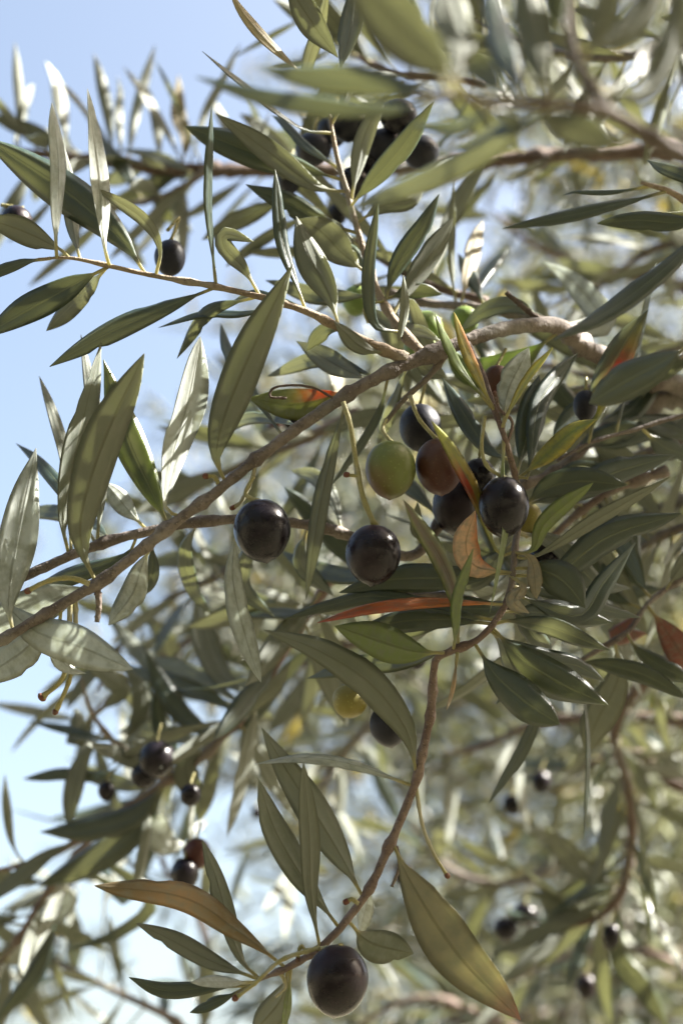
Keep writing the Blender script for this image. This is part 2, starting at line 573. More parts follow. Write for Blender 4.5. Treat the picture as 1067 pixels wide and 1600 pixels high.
class Branch:
    """a top-level branch: Empty at its thick end, stem tube, leaves and stalks as its parts"""
    def __init__(s, label, pts, bark='bark', knob=0.05, seed=1, sides=12):
        P = [at(x, y, z) for x, y, z, r in pts]
        n = max(24, int(sum(math.hypot(pts[i + 1][0] - pts[i][0], pts[i + 1][1] - pts[i][1]) for i in range(len(pts) - 1)) / 9))
        s.path, s.len = catmull(P, n)
        rr = [Vector((r / F * z, 0, 0)) for x, y, z, r in pts]
        # radius by nearest arc position
        cum = [0.0]
        for i in range(len(P) - 1):
            cum.append(cum[-1] + (P[i + 1] - P[i]).length)
        s.rad = []
        for i in range(n + 1):
            q = cum[-1] * i / n
            j = 0
            while j < len(cum) - 2 and cum[j + 1] < q:
                j += 1
            k = (q - cum[j]) / max(1e-9, cum[j + 1] - cum[j])
            r = rr[j].x * (1 - k) + rr[j + 1].x * k
            s.rad.append(r)
        rg = random.Random(seed)
        # slightly swollen nodes and a gentle wander
        nodes = [rg.uniform(0, 1) for _ in range(int(s.len / 0.016))]
        for i in range(n + 1):
            t = i / n
            sw = sum(math.exp(-((t - q) * s.len / 0.0022) ** 2) for q in nodes)
            s.rad[i] *= 1 + min(0.55, 0.42 * sw)
            wob = mnoise.noise_vector(s.path[i] * 55 + Vector((seed, 0, 0)))
            s.path[i] = s.path[i] + wob * s.rad[i] * 0.35
        s.root = bpy.data.objects.new('olive_branch', None)
        s.root.empty_display_size = 0.02
        i0 = 0 if s.rad[0] >= s.rad[-1] else -1
        link(s.root, None, s.path[i0].copy())
        tag(s.root, label, 'branch', 'olive branches')
        s.stem = tube_obj('stem', s.path, s.rad, M[bark], s.root, sides, knob * 2.2, seed)
        s.seed = seed

    def near(s, x, y):
        best, bi = 1e9, 0
        for i, p in enumerate(s.path):
            d = p - CAM
            z = d.dot(AF)
            px = CX + d.dot(AX) / z * F
            py = CY - d.dot(AU) / z * F
            q = (px - x) ** 2 + (py - y) ** 2
            if q < best:
                best, bi = q, i
        return bi

    def z_at(s, x, y):
        return (s.path[s.near(x, y)] - CAM).dot(AF)

    def leaf(s, pts, w, side='u', roll=0.0, dz=0.0, tint=None, z=None, bow=0.0, twist=0.0, n=18, **kw):
        """pts: photo pixels base..tip; base sits on this branch; dz: how much deeper the tip lies (m)"""
        LEAF_COUNT[0] += 1
        seed = LEAF_COUNT[0] * 7 + 3
        rg = random.Random(seed)
        rtw = rg.uniform(-32, 32)
        i = s.near(*pts[0])
        zb = (s.path[i] - CAM).dot(AF) if z is None else z
        m = len(pts) - 1
        P = []
        for q, (x, y) in enumerate(pts):
            t = q / m
            P.append(at(x, y, zb + dz * t + bow * math.sin(math.pi * t)))
        # start on the bark itself when the traced base is close to it
        if z is None:
            dvec = P[0] - s.path[i]
            if dvec.length > s.rad[i] * 0.9:
                P.insert(0, s.path[i] + dvec.normalized() * s.rad[i] * 0.6)
                if (P[1] - P[0]).length < 0.004:
                    P.pop(1)
        sp, L = catmull(P, n)
        tops = []
        zm = zb + dz * 0.5
        for q in range(n + 1):
            T = (sp[min(q + 1, n)] - sp[max(q - 1, 0)]).normalized()
            Vw = (CAM - sp[q]).normalized()
            N = (Vw - T * Vw.dot(T)).normalized()
            if side == 'u':
                N = -N
            if q == 0 and abs(roll) >= 35:      # turned so that its visible face looks towards the sun
                f = 1 if side == 't' else -1
                Tm = (sp[n] - sp[0]).normalized()
                Nm = (Vw - Tm * Vw.dot(Tm)).normalized()
                if (Quaternion(Tm, R(roll)) @ Nm).dot(sun_dir) < (Quaternion(Tm, -R(roll)) @ Nm).dot(sun_dir):
                    roll = -roll
            ang = R(roll + (twist + rtw) * (q / n - 0.5))
            tops.append(Quaternion(T, ang) @ N)
        cr = max(0.3, abs(math.cos(R(roll))))
        hw = (0.47 if w >= 44 else 0.43) * w / F * zm / cr
        args = dict(pet=min(0.2, 0.0055 / max(L, 0.01)), fold=rg.uniform(0.12, 0.3), revolute=rg.uniform(0.15, 0.4),
                    wave=rg.uniform(0.02, 0.08), a=rg.uniform(0.85, 1.15), bb=rg.uniform(0.85, 1.15))
        args.update(kw)
        me = leaf_mesh(sp, tops, hw, tint=TINTS[tint] if tint else None, seed=seed, **args)
        o = bpy.data.objects.new('leaf', me)
        link(o, s.root, sp[0] - s.root.location)
        if tint in TINT_LABEL:
            o['label'] = TINT_LABEL[tint]
        return o

    def sprout(s, t0, t1, pairs, lmin=0.042, lmax=0.062, seed=0, up=0.8, lean=(35, 75), wf=(0.135, 0.195), skip=0.12, tint=None):
        """pairs of leaves set crosswise along the branch, as olives grow"""
        rg = random.Random(seed * 31 + 5)
        n = len(s.path) - 1
        for k in range(pairs):
            t = t0 + (t1 - t0) * (k + rg.uniform(0.1, 0.9)) / pairs
            i = int(t * n)
            T = (s.path[min(i + 1, n)] - s.path[max(i - 1, 0)]).normalized()
            if t1 < t0:
                T = -T
            ref = Vector((0, 0, 1)) if abs(T.z) < 0.9 else Vector((1, 0, 0))
            A = T.cross(ref).normalized()
            B = A.cross(T)
            az = rg.uniform(0, math.pi) if k % 2 == 0 else az + math.pi / 2
            for sg in (0, math.pi):
                if rg.random() < skip:
                    continue
                p = az + sg + rg.uniform(-0.4, 0.4)
                d = A * math.cos(p) + B * math.sin(p)
                an = R(rg.uniform(*lean))
                D = (T * math.cos(an) + d * math.sin(an)).normalized()
                L = rg.uniform(lmin, lmax)
                s.leaf3d(s.path[i] + d * s.rad[i] * 0.7, D, L, L * rg.uniform(*wf), rg, up, T, tint)

    def leaf3d(s, base, D, L, w, rg, up, T, tint=None):
        LEAF_COUNT[0] += 1
        nm = 10
        Nt = (Vector((0, 0, 1)) * up + T * 0.6 + Vector((rg.gauss(0, .45), rg.gauss(0, .45), rg.gauss(0, .45))))
        Nt = (Nt - D * Nt.dot(D)).normalized()
        bend = rg.uniform(-0.25, 0.3)
        sidew = rg.uniform(-0.12, 0.12)
        S = D.cross(Nt)
        sp = []
        for q in range(nm + 1):
            t = q / nm
            sp.append(base + D * (L * t) - Nt * (bend * L * t * t) + S * (sidew * L * t * t))
        tw = R(rg.uniform(-35, 35))
        tops = [Quaternion(D, tw * q / nm) @ Nt for q in range(nm + 1)]
        me = leaf_mesh(sp, tops, w / 2, pet=0.09, fold=rg.uniform(0.1, 0.3), revolute=rg.uniform(0.1, 0.4), seed=LEAF_COUNT[0] * 7,
                       tint=TINTS[tint] if tint else None)
        o = bpy.data.objects.new('leaf', me)
        link(o, s.root, sp[0] - s.root.location)
        return o

    def stalk(s, pts, r0=3.0, r1=2.2, z=None, mat='stalk', tip=True, dz=0.0, buds=0, bump=0.10):
        """fruit stalk along photo pixels, with the red-brown scar where an olive came off"""
        zb = s.z_at(*pts[0]) if z is None else z
        m = len(pts) - 1
        P = [at(x, y, zb + dz * q / m) for q, (x, y) in enumerate(pts)]
        n = 22
        sp, L = catmull(P, n)
        rad = [0.82 * (r0 + (r1 - r0) * q / n) / F * zb * (1 + 0.35 * max(0, math.sin(q * 1.35 + pts[0][0])) ** 6) for q in range(n + 1)]
        if tip:
            rad[-1] *= 1.25
            rad[-2] *= 1.15
        o = tube_obj('fruit_stalk', sp, rad, M[mat], s.root, 8, bump, int(pts[0][0]))
        if tip:
            dirn = (sp[-1] - sp[-2]).normalized()
            tp = [sp[-1] - dirn * 0.0004, sp[-1] + dirn * 0.0006, sp[-1] + dirn * 0.0014, sp[-1] + dirn * 0.0017]
            V, Fc = tube_geo(tp, [rad[-1] * 1.03, rad[-1] * 1.2, rad[-1] * 0.95, rad[-1] * 0.4], 8, 0.3, int(pts[0][1]))
            me = mesh_from('stalk_scar', [v - o.parent.location - o.location for v in V], Fc, [M['stalk_tip']])
            link(bpy.data.objects.new('stalk_scar', me), o)
        return o


def olive(x, y, rx, ry, z, mat, label, tilt=0.0, lean=0.0, stalk=None, sr=2.6, ripe=None):
    """egg-shaped fruit; tilt: lean of its long axis in the picture, degrees; stalk: photo pixels from the twig down to it"""
    c = at(x, y, z)
    a = rx / F * z
    bb = ry / F * z
    axis = AU * math.cos(R(tilt)) + AX * math.sin(R(tilt))
    axis = (axis + AF * math.tan(R(lean))).normalized()
    X = axis.cross(AF).normalized()
    Y = axis.cross(X)
    V, RP = [], []
    nr, ns = 18, 28
    rg = random.Random(int(x * 3 + y))
    ph = rg.uniform(0, 6)
    for i in range(nr + 1):
        th = math.pi * i / nr
        hgt = math.cos(th)
        rad = math.sin(th)
        rad *= 1 + 0.06 * hgt - 0.03 * hgt * hgt
        hh = hgt
        if i == 0:
            hh = 0.955                      # dimple at the stalk
        if i == 1:
            hh = hgt * 0.985
        if i == nr:
            hh = -1.055                      # small point at the free end
        for k in range(ns):
            f = 2 * math.pi * k / ns
            wob = 1 + 0.026 * math.sin(2 * f + ph) + 0.010 * math.sin(3 * f + ph + hgt * 2) + 0.012 * mnoise.noise(Vector((math.cos(f) * 1.6 + ph, math.sin(f) * 1.6, hgt * 1.8)))
            V.append(X * (a * rad * math.cos(f) * wob) + Y * (a * rad * math.sin(f) * wob) + axis * (bb * hh))
            RP.append(0.5 - 0.5 * hgt * 0.6 + 0.3 * math.cos(f - ph))
    Fc = []
    for i in range(nr):
        for k in range(ns):
            p, q = i * ns + k, i * ns + (k + 1) % ns
            Fc.append((p, p + ns, q + ns, q))
    me = mesh_from('olive', V, Fc, [M[mat]], fattr={'ripe': RP})
    o = bpy.data.objects.new('olive', me)
    link(o, None, c)
    tag(o, label, 'olive', 'olives on the branches')
    if stalk:
        P = [at(px, py, pz) for px, py, pz in stalk] + [c + axis * (bb * 0.94)]
        sp, L = catmull(P, 16)
        rad = [sr / F * z * (1.0 + 0.25 * max(0, math.sin(q * 1.7 + x)) ** 6) for q in range(17)]
        rad[-1] *= 1.5
        V, Fc = tube_geo(sp, rad, 8, 0.1, 3)
        so = bpy.data.objects.new('stalk', mesh_from('stalk', [v - c for v in V], Fc, [M['stalk']]))
        link(so, o)
    return o


# ------------------------------------------------------------------ ground
def build_ground():
    n = 60
    size = 1500.0
    V, Fc = [], []
    for i in range(n + 1):
        for j in range(n + 1):
            u, v = (i / n * 2 - 1), (j / n * 2 - 1)
            x, y = math.copysign(abs(u) ** 3, u) * size, math.copysign(abs(v) ** 3, v) * size
            V.append((x, y, 0.04 * mnoise.noise(Vector((x * 0.4, y * 0.4, 0)))))
    for i in range(n):
        for j in range(n):
            p = i * (n + 1) + j
            Fc.append((p, p + n + 1, p + n + 2, p + 1))
    o = bpy.data.objects.new('ground', mesh_from('ground', V, Fc, [M['ground']]))
    link(o)
    tag(o, 'dry sunlit soil of the olive grove', None, None, 'structure')


build_ground()

# ------------------------------------------------------------------ the tree behind: trunk, limbs and crown
GRID = [  # how closely the far foliage covers the view, rows from top to bottom, columns left to right
    (0, 0, 0, .15, .35, .45, .55, .62),
    (0, 0, .03, .2, .35, .40, .42, .5),
    (0, 0, .03, .15, .2, .12, .2, .48),
    (0, 0, .12, .3, .3, .3, .45, .62),
    (0, 0, .22, .5, .6, .65, .7, .78),
    (0, .12, .45, .85, .92, .92, .92, .92),
    (.08, .25, .7, .95, .97, .97, .97, .95),
    (.05, .3, .75, .95, .95, .93, .93, .95),
    (0, .12, .5, .72, .8, .85, .93, .97),
    (0, .08, .2, .5, .7, .72, .88, .95),
    (.10, .12, .15, .55, .8, .85, .93, .95),
    (.25, .2, .12, .4, .85, .92, .95, .95),
]


def cover(x, y):
    u = min(6.999, max(0.0, (x - 67) / 133.3))
    v = min(10.999, max(0.0, (y - 67) / 133.3))
    i, j = int(v), int(u)
    a, b = v - i, u - j
    return (GRID[i][j] * (1 - a) * (1 - b) + GRID[i][j + 1] * (1 - a) * b + GRID[i + 1][j] * a * (1 - b) + GRID[i + 1][j + 1] * a * b)


def build_tree():
    root = bpy.data.objects.new('olive_tree', None)
    tb = Vector((1.35, 1.75, 0.0))
    link(root, None, tb)
    tag(root, 'olive tree whose leafy crown fills the blurred background', 'tree')
    # trunk: leaning, fluted, flaring at the foot
    tp = [tb + Vector(v) for v in ((0, 0, -0.05), (0.02, -0.02, 0.25), (0.06, 0.0, 0.6), (0.03, 0.05, 0.95), (-0.02, 0.03, 1.3), (-0.08, 0.0, 1.6))]
    path, L = catmull(tp, 40)
    rad = [0.17 * (1 - 0.35 * i / 40) + 0.10 * math.exp(-i / 4) for i in range(41)]
    tube_obj('trunk', path, rad, M['trunk'], root, 28, 0.45, 4)
    top = path[-1]
    fork = at(1105, 612, 0.605)
    limbs = [
        [top, top + Vector((-0.3, -0.45, 0.22)), Vector((0.75, 0.72, 1.92)), Vector((0.40, 0.60, 1.86)), fork],
        [top, top + Vector((-0.15, 0.1, 0.5)), Vector((0.85, 1.35, 2.6)), Vector((0.55, 1.1, 2.75)), Vector((0.2, 0.95, 2.6))],
        [top, top + Vector((-0.3, 0.15, 0.2)), at(1200, 1450, 1.75), at(1060, 1495, 1.7), at(1010, 1560, 1.62), at(850, 1588, 1.6), at(700, 1592, 1.62)],
        [top, top + Vector((-0.25, 0.2, 0.35)), at(1150, 1000, 1.9), at(900, 900, 2.0), at(620, 780, 2.1), at(450, 700, 2.2)],
        [top, top + Vector((0.25, -0.1, 0.5)), Vector((1.45, 1.1, 2.7)), Vector((1.2, 0.7, 2.9)), Vector((0.9, 0.3, 2.8))],
    ]
    r0s = [(0.045, 0.0045), (0.06, 0.012), (0.035, 0.006), (0.05, 0.006), (0.06, 0.015)]
    for k, (pts, (ra, rb)) in enumerate(zip(limbs, r0s)):
        path, L = catmull(pts, 60)
        rad = [rb + (ra - rb) * (1 - i / 60) ** 1.6 for i in range(61)]
        tube_obj('limb', path, rad, M['trunk'] if k in (1, 3, 4) else M['bark'], root, 12, 0.15, k)
    # crown: short leafy twigs through its volume
    rg = random.Random(11)
    twigs = []
    while len(twigs) < 2450:
        x, y = rg.uniform(-130, 1310), rg.uniform(-170, 1770)
        z = 1.15 + 3.0 * rg.random() ** 0.8
        c = cover(x, y)
        if rg.random() > c ** 1.5 * (z / 4.15) ** 0.75:
            continue
        if cover(x - 80, y) < 0.03 or cover(x + 40, y + 80) < 0.03:
            continue
        twigs.append(at(x, y, z))
    hero = at(520, 760, 0.5)
    A = sun_dir.cross(Vector((0, 0, 1))).normalized()
    B = A.cross(sun_dir)
    def in_view(p, x0=-260, x1=1330, y0=-280, y1=1880):
        q = p - CAM
        zz = q.dot(AF)
        if zz < 0.02:
            return False
        px, py = CX + q.dot(AX) / zz * F, CY - q.dot(AU) / zz * F
        return x0 < px < x1 and y0 < py < y1

    # openings in the leaves overhead, where the sun comes through
    gaps = [at(*v) for v in ((110, 250, .48), (285, 640, .49), (70, 1020, .47), (800, 512, .53), (690, 1420, .48), (470, 830, .49))]
    k = 0
    while k < CANOPY:                        # sprays standing between the sun and the branches in front
        d = 0.24 + 1.1 * rg.random() ** 1.2
        p = hero + sun_dir * d + A * rg.uniform(-0.36, 0.36) + B * rg.uniform(-0.33, 0.33)
        if in_view(p) or any(((p - g0) - sun_dir * (p - g0).dot(sun_dir)).length < 0.085 for g0 in gaps):
            continue
        twigs.append(p)
        k += 1
    shade = at(850, 900, .51)
    k = 0
    while k < 60:                            # thick sprays over the olive cluster, which lies in shade
        p = shade + sun_dir * (0.25 + 0.75 * rg.random()) + A * rg.uniform(-0.12, 0.12) + B * rg.uniform(-0.10, 0.07)
        if in_view(p) or any(((p - g0) - sun_dir * (p - g0).dot(sun_dir)).length < 0.055 for g0 in gaps[:5]):
            continue
        twigs.append(p)
        k += 1
    k = 0
    while k < OVERHEAD:                      # the rest of the crown, overhead and to the right
        p = Vector((rg.uniform(-0.05, 1.3), rg.uniform(-0.75, 0.8), rg.uniform(1.75, 3.0)))
        if k % 2 == 0:
            p = Vector((rg.uniform(-0.75, 1.3), rg.uniform(-1.3, 0.1), rg.uniform(1.6, 2.9)))
        if (k % 2 and p.z < 1.75 + 0.5 * max(0.0, 0.5 - p.x)) or in_view(p):
            continue
        q = p - hero
        if (q - sun_dir * q.dot(sun_dir)).length < 0.40 and q.dot(sun_dir) > 0:
            continue
        if (p - CAM).length < 0.42:
            continue
        twigs.append(p)
        k += 1
    # leaf template, local axes: x across, y along, z upper side
    rows = (0.0, 0.12, 0.36, 0.68, 1.0)
    prof = [0.06, 0.16, 0.96, 0.86, 0.02]
    tmpl, uvt, sidx = [], [], []
    for t, w in zip(rows, prof):
        for c, hz in ((-1, 0.0), (0, 0.012), (1, 0.0), (0, -0.012)):
            tmpl.append((c * w * 0.5, t, hz))
            uvt.append(((c + 1) / 2, t))
    tmpl = np.array(tmpl)
    faces_t, mi_t = [], []
    for i in range(len(rows) - 1):
        a, b = i * 4, i * 4 + 4
        faces_t += [(a, b, b + 1, a + 1), (a + 1, b + 1, b + 2, a + 2), (a + 2, b + 2, b + 3, a + 3), (a + 3, b + 3, b, a)]
        mi_t += [0, 0, 1, 1]
    # order: left, upper mid, right, lower mid -> first two quads upper side
    faces_t = np.array(faces_t)
    nv = len(tmpl)
    VV, FF, MI, UVs, RN, TI = [], [], [], [], [], []
    off = 0
    for o in twigs:
        D = Vector((rg.gauss(0, 1) - 0.25, rg.gauss(0, 1) - 0.1, rg.gauss(0, 0.8))).normalized()
        Lt = rg.uniform(0.11, 0.22)
        sag = rg.uniform(-0.1, 0.35)
        npair = int(Lt / 0.0155)
        pth = []
        for i in range(npair + 1):
            t = i / npair
            pth.append(o + D * (Lt * (t - 0.5)) - Vector((0, 0, 1)) * (sag * Lt * t * t))
        V, Fc = tube_geo(pth, [0.0018 * (1 - 0.6 * i / npair) for i in range(npair + 1)], 4, 0, 0, False)
        VV.append(np.array([v[:] for v in V])); FF.append(np.array(Fc) + off); MI += [2] * len(Fc)
        UVs.append(np.zeros((len(V), 2))); RN += [0.5] * len(V); TI.append(np.zeros((len(V), 4)))
        off += len(V)
        az = rg.uniform(0, 6.28)
        ref = Vector((0, 0, 1)) if abs(D.z) < 0.9 else Vector((1, 0, 0))
        A1 = D.cross(ref).normalized()
        B1 = A1.cross(D)
        for i in range(npair + 1):
            az += math.pi / 2 + rg.uniform(-0.3, 0.3)
            for sg in (0, math.pi):
                if rg.random() < 0.13:
                    continue
                d = A1 * math.cos(az + sg) + B1 * math.sin(az + sg)
                an = R(rg.uniform(30, 75))
                Y = (D * math.cos(an) + d * math.sin(an)).normalized()
                Nt = Vector((0, 0, 0.9)) + D * 0.5 + Vector((rg.gauss(0, .5), rg.gauss(0, .5), rg.gauss(0, .5)))
                Z = (Nt - Y * Nt.dot(Y)).normalized()
                X = Y.cross(Z)
                Ll = rg.uniform(0.038, 0.062)
                wl_ = Ll * rg.uniform(0.15, 0.21)
                bend = rg.uniform(-0.2, 0.3)
                loc = tmpl * np.array([wl_, Ll, Ll])
                loc[:, 2] -= bend * Ll * tmpl[:, 1] ** 2
                loc[:, 2] += 0.22 * np.abs(loc[:, 0])
                Mx = np.array([X[:], Y[:], Z[:]])
                VV.append(loc @ Mx + np.array(pth[i][:]))
                FF.append(faces_t + off)
                MI += mi_t
                UVs.append(np.array(uvt))
                RN += [rg.random()] * nv
                tc = np.zeros((nv, 4))
                q = rg.random()
                if q < 0.07:
                    tc[:] = (0.30, 0.25, 0.07, 0.8)
                elif q < 0.34:
                    tc[:] = (0.15, 0.155, 0.05, 0.6)
                TI.append(tc)
                off += nv
    VV = np.concatenate(VV)
    quads = np.concatenate(FF)
    me = bpy.data.meshes.new('crown')
    me.vertices.add(len(VV))
    me.vertices.foreach_set('co', (VV - np.array(tb[:])).astype(np.float32).ravel())
    me.loops.add(quads.size)
    me.loops.foreach_set('vertex_index', quads.astype(np.int32).ravel())
    me.polygons.add(len(quads))
    me.polygons.foreach_set('loop_start', np.arange(0, quads.size, 4, dtype=np.int32))
    for mm in (M['top'], M['under'], M['bark']):
        me.materials.append(mm)
    me.polygons.foreach_set('material_index', np.array(MI, dtype=np.int32))
    me.polygons.foreach_set('use_smooth', np.ones(len(quads), dtype=bool))
    ul = me.uv_layers.new(name='UVMap')
    ul.data.foreach_set('uv', np.concatenate(UVs)[quads.ravel()].astype(np.float32).ravel())
    a = me.attributes.new('rnd', 'FLOAT', 'POINT')
    a.data.foreach_set('value', np.array(RN, dtype=np.float32))
    a = me.attributes.new('tint', 'FLOAT_COLOR', 'POINT')
    a.data.foreach_set('color', np.concatenate(TI).astype(np.float32).ravel())
    me.update(calc_edges=True)
    me.validate()
    o = bpy.data.objects.new('crown', me)
    link(o, root)
    o['kind'] = 'stuff'
    # trunkless crown copies added unseen behind the camera to darken the shaded leaves
    ctr = Vector((0.45, 1.2, 2.1)) - tb
    for (x, y), rz in (((0.5, -5.2), 170), ((-4.2, -4.4), 130), ((5.2, -3.2), 250)):
        c = bpy.data.objects.new('added_foliage', me)
        mx = Matrix.Translation((x, y, 2.3)) @ Matrix.Rotation(R(rz), 4, 'Z') @ Matrix.Scale(1.7, 4) @ Matrix.Translation(-ctr)
        link(c)
        c.matrix_world = mx
        tag(c, 'unseen olive foliage added behind the viewpoint to block the low sky', None, 'added foliage out of view', 'stuff')


CANOPY = 92
OVERHEAD = 680
build_tree()

# ------------------------------------------------------------------ branches in front (x, y, depth m, radius px)
A = Branch('thick grey-brown branch running diagonally across the middle to the lower left edge', [
    (1105, 612, 0.605, 16.7), (1030, 597, 0.588, 16.0), (950, 563, 0.566, 15.3), (905, 536, 0.552, 13.9), (875, 512, 0.541, 12.6), (830, 506, 0.530, 11.8), (760, 522, 0.519, 11.5),
    (680, 549, 0.512, 10.8), (600, 584, 0.506, 10.1), (520, 631, 0.502, 9.8), (420, 702, 0.498, 9.0), (330, 775, 0.495, 8.7),
    (265, 824, 0.492, 8.3), (165, 901, 0.489, 8.3), (80, 956, 0.487, 8.3), (0, 1003, 0.485, 7.7), (-70, 1045, 0.483, 7.0)], 'bark', .11, 1)
B = Branch('branch behind the black olives, crossing under the diagonal branch at lower left', [
    (1105, 612, 0.608, 17.7), (1040, 622, 0.600, 16.2), (980, 648, 0.588, 14.0), (930, 682, 0.578, 10.3), (885, 722, 0.570, 8.1), (835, 752, 0.562, 8.1),
    (760, 765, 0.553, 8.1), (712, 782, 0.545, 8.1), (685, 822, 0.538, 8.1), (640, 868, 0.532, 8.1), (560, 842, 0.527, 7.8), (500, 823, 0.522, 8.1), (420, 812, 0.517, 7.4), (350, 812, 0.512, 7.4),
    (270, 821, 0.508, 7.8), (200, 837, 0.505, 7.8), (130, 860, 0.502, 7.8), (60, 891, 0.500, 8.1), (0, 918, 0.498, 8.1), (-70, 950, 0.496, 7.4)], 'bark', .11, 2)
C = Branch('slender pale twig stretching to the upper left over the blue sky', [
    (635, 562, 0.508, 8.6), (560, 527, 0.505, 7.0), (480, 487, 0.501, 5.9), (400, 462, 0.498, 5.1), (300, 441, 0.496, 4.3), (230, 428, 0.495, 3.9),
    (170, 416, 0.493, 3.5), (110, 403, 0.492, 2.7), (60, 404, 0.491, 1.6)], 'young', .04, 3)
D = Branch('upright twig in the top middle, in front of dark olives', [
    (660, 552, 0.514, 7.6), (622, 508, 0.522, 6.8), (592, 462, 0.528, 6.0), (576, 420, 0.532, 5.5), (560, 365, 0.535, 5.1), (545, 310, 0.537, 4.7), (527, 245, 0.538, 4.2), (515, 178, 0.538, 2.5)], 'young', .05, 4)
G = Branch('reddish hanging twig curving down from the olive cluster to the lowest black olive', [
    (728, 536, 0.514, 5.4), (752, 580, 0.503, 4.1), (772, 640, 0.495, 4.1), (792, 700, 0.493, 4.8), (808, 760, 0.505, 5.4), (809, 812, 0.508, 5.4), (803, 858, 0.502, 5.4),
    (796, 920, 0.497, 5.4), (775, 968, 0.494, 5.4), (742, 1002, 0.493, 5.4), (706, 1017, 0.494, 5.4), (682, 1030, 0.497, 5.8), (677, 1050, 0.499, 6.1), (671, 1120, 0.500, 6.5), (659, 1180, 0.500, 6.5), (648, 1226, 0.500, 6.5), (612, 1315, 0.498, 6.5),
    (577, 1388, 0.496, 6.5), (532, 1450, 0.493, 6.1), (488, 1488, 0.490, 5.4), (448, 1512, 0.489, 4.1), (405, 1532, 0.488, 2.7), (372, 1552, 0.487, 1.7)], 'red_bark', .10, 5)
E = Branch('blurred red-brown branch running level behind the top of the picture', [
    (1150, 228, 0.780, 13.5), (1000, 236, 0.775, 12.6), (850, 244, 0.770, 11.7), (700, 257, 0.765, 10.8), (550, 266, 0.760, 9.9), (400, 266, 0.755, 9.9), (270, 263, 0.750, 9.0),
    (160, 252, 0.745, 8.1), (60, 240, 0.740, 6.3), (-60, 232, 0.740, 4.5)], 'red_bark', .05, 6)
Fr = Branch('out-of-focus twig close to the lens at the upper right', [
    (1170, 300, 0.315, 14.4), (1067, 245, 0.310, 12.8), (985, 195, 0.307, 11.2), (940, 172, 0.305, 9.6), (880, 163, 0.303, 8.0), (800, 160, 0.302, 6.4), (720, 152, 0.302, 5.6), (640, 148, 0.303, 4.0)], 'bark', .05, 7)
Fr2 = Branch('short blurred side twig pointing up at the upper right corner', [
    (955, 178, 0.306, 8.8), (915, 125, 0.310, 8.0), (890, 60, 0.315, 7.2), (885, -30, 0.320, 4.8)], 'bark', .05, 8)
K = Branch('blurred reddish twig slanting across the lower left sky', [
    (520, 900, .60, 8), (450, 1010, .625, 7.5), (385, 1108, .645, 7.5), (330, 1168, .655, 7), (265, 1217, .662, 7), (200, 1262, .668, 6.5), (130, 1308, .674, 6), (85, 1334, .678, 5), (30, 1352, .68, 4), (-50, 1370, .68, 3)], 'red_bark', .05, 9)
K2 = Branch('small blurred sprig above the reddish twig at lower left', [
    (262, 1218, .662, 6), (215, 1188, .665, 5), (170, 1150, .668, 4), (140, 1105, .67, 3), (128, 1060, .67, 2)], 'young', .05, 10)
L2 = Branch('blurred leafy twig in the lower left corner', [
    (150, 1300, .69, 6), (90, 1372, .70, 6), (55, 1428, .705, 6), (20, 1478, .71, 6), (-40, 1545, .715, 5)], 'red_bark', .05, 12)
I2 = Branch('blurred reddish twig hanging at the lower right', [
    (1130, 985, .74, 10), (1010, 1060, .76, 9), (962, 1140, .77, 8.5), (974, 1200, .775, 8.5), (986, 1262, .78, 8), (984, 1330, .785, 7.5), (968, 1398, .79, 7), (930, 1435, .79, 6), (870, 1448, .79, 4)], 'red_bark', .06, 13)
J = Branch('twig with dark leaves and a red leaf at the right edge below the middle', [
    (1140, 890, 0.585, 5.4), (1067, 905, 0.580, 4.8), (1012, 944, 0.572, 4.5), (982, 985, 0.567, 4.5), (930, 1018, 0.563, 4.2), (885, 1045, 0.560, 3.0), (850, 1062, 0.560, 1.8)], 'bark', .06, 14)
N2 = Branch('sprig near the right edge holding a leaf blotched red and orange', [
    (1140, 640, 0.560, 4.5), (1067, 650, 0.555, 3.9), (990, 672, 0.550, 3.4), (925, 690, 0.546, 2.8), (870, 720, 0.540, 2.2)], 'bark', .06, 15)
O2 = Branch('blurred leafy twig coming in at the right edge near the top', [
    (1200, 330, .47, 9), (1110, 335, .468, 7), (1045, 300, .465, 5), (1000, 285, .465, 3)], 'young', .05, 16)
P2 = Branch('thin blurred twig behind the branch bend, upper middle right', [
    (868, 505, .56, 6), (800, 490, .575, 7), (720, 478, .585, 7), (650, 470, .59, 6), (600, 455, .592, 5)], 'bark', .05, 17)

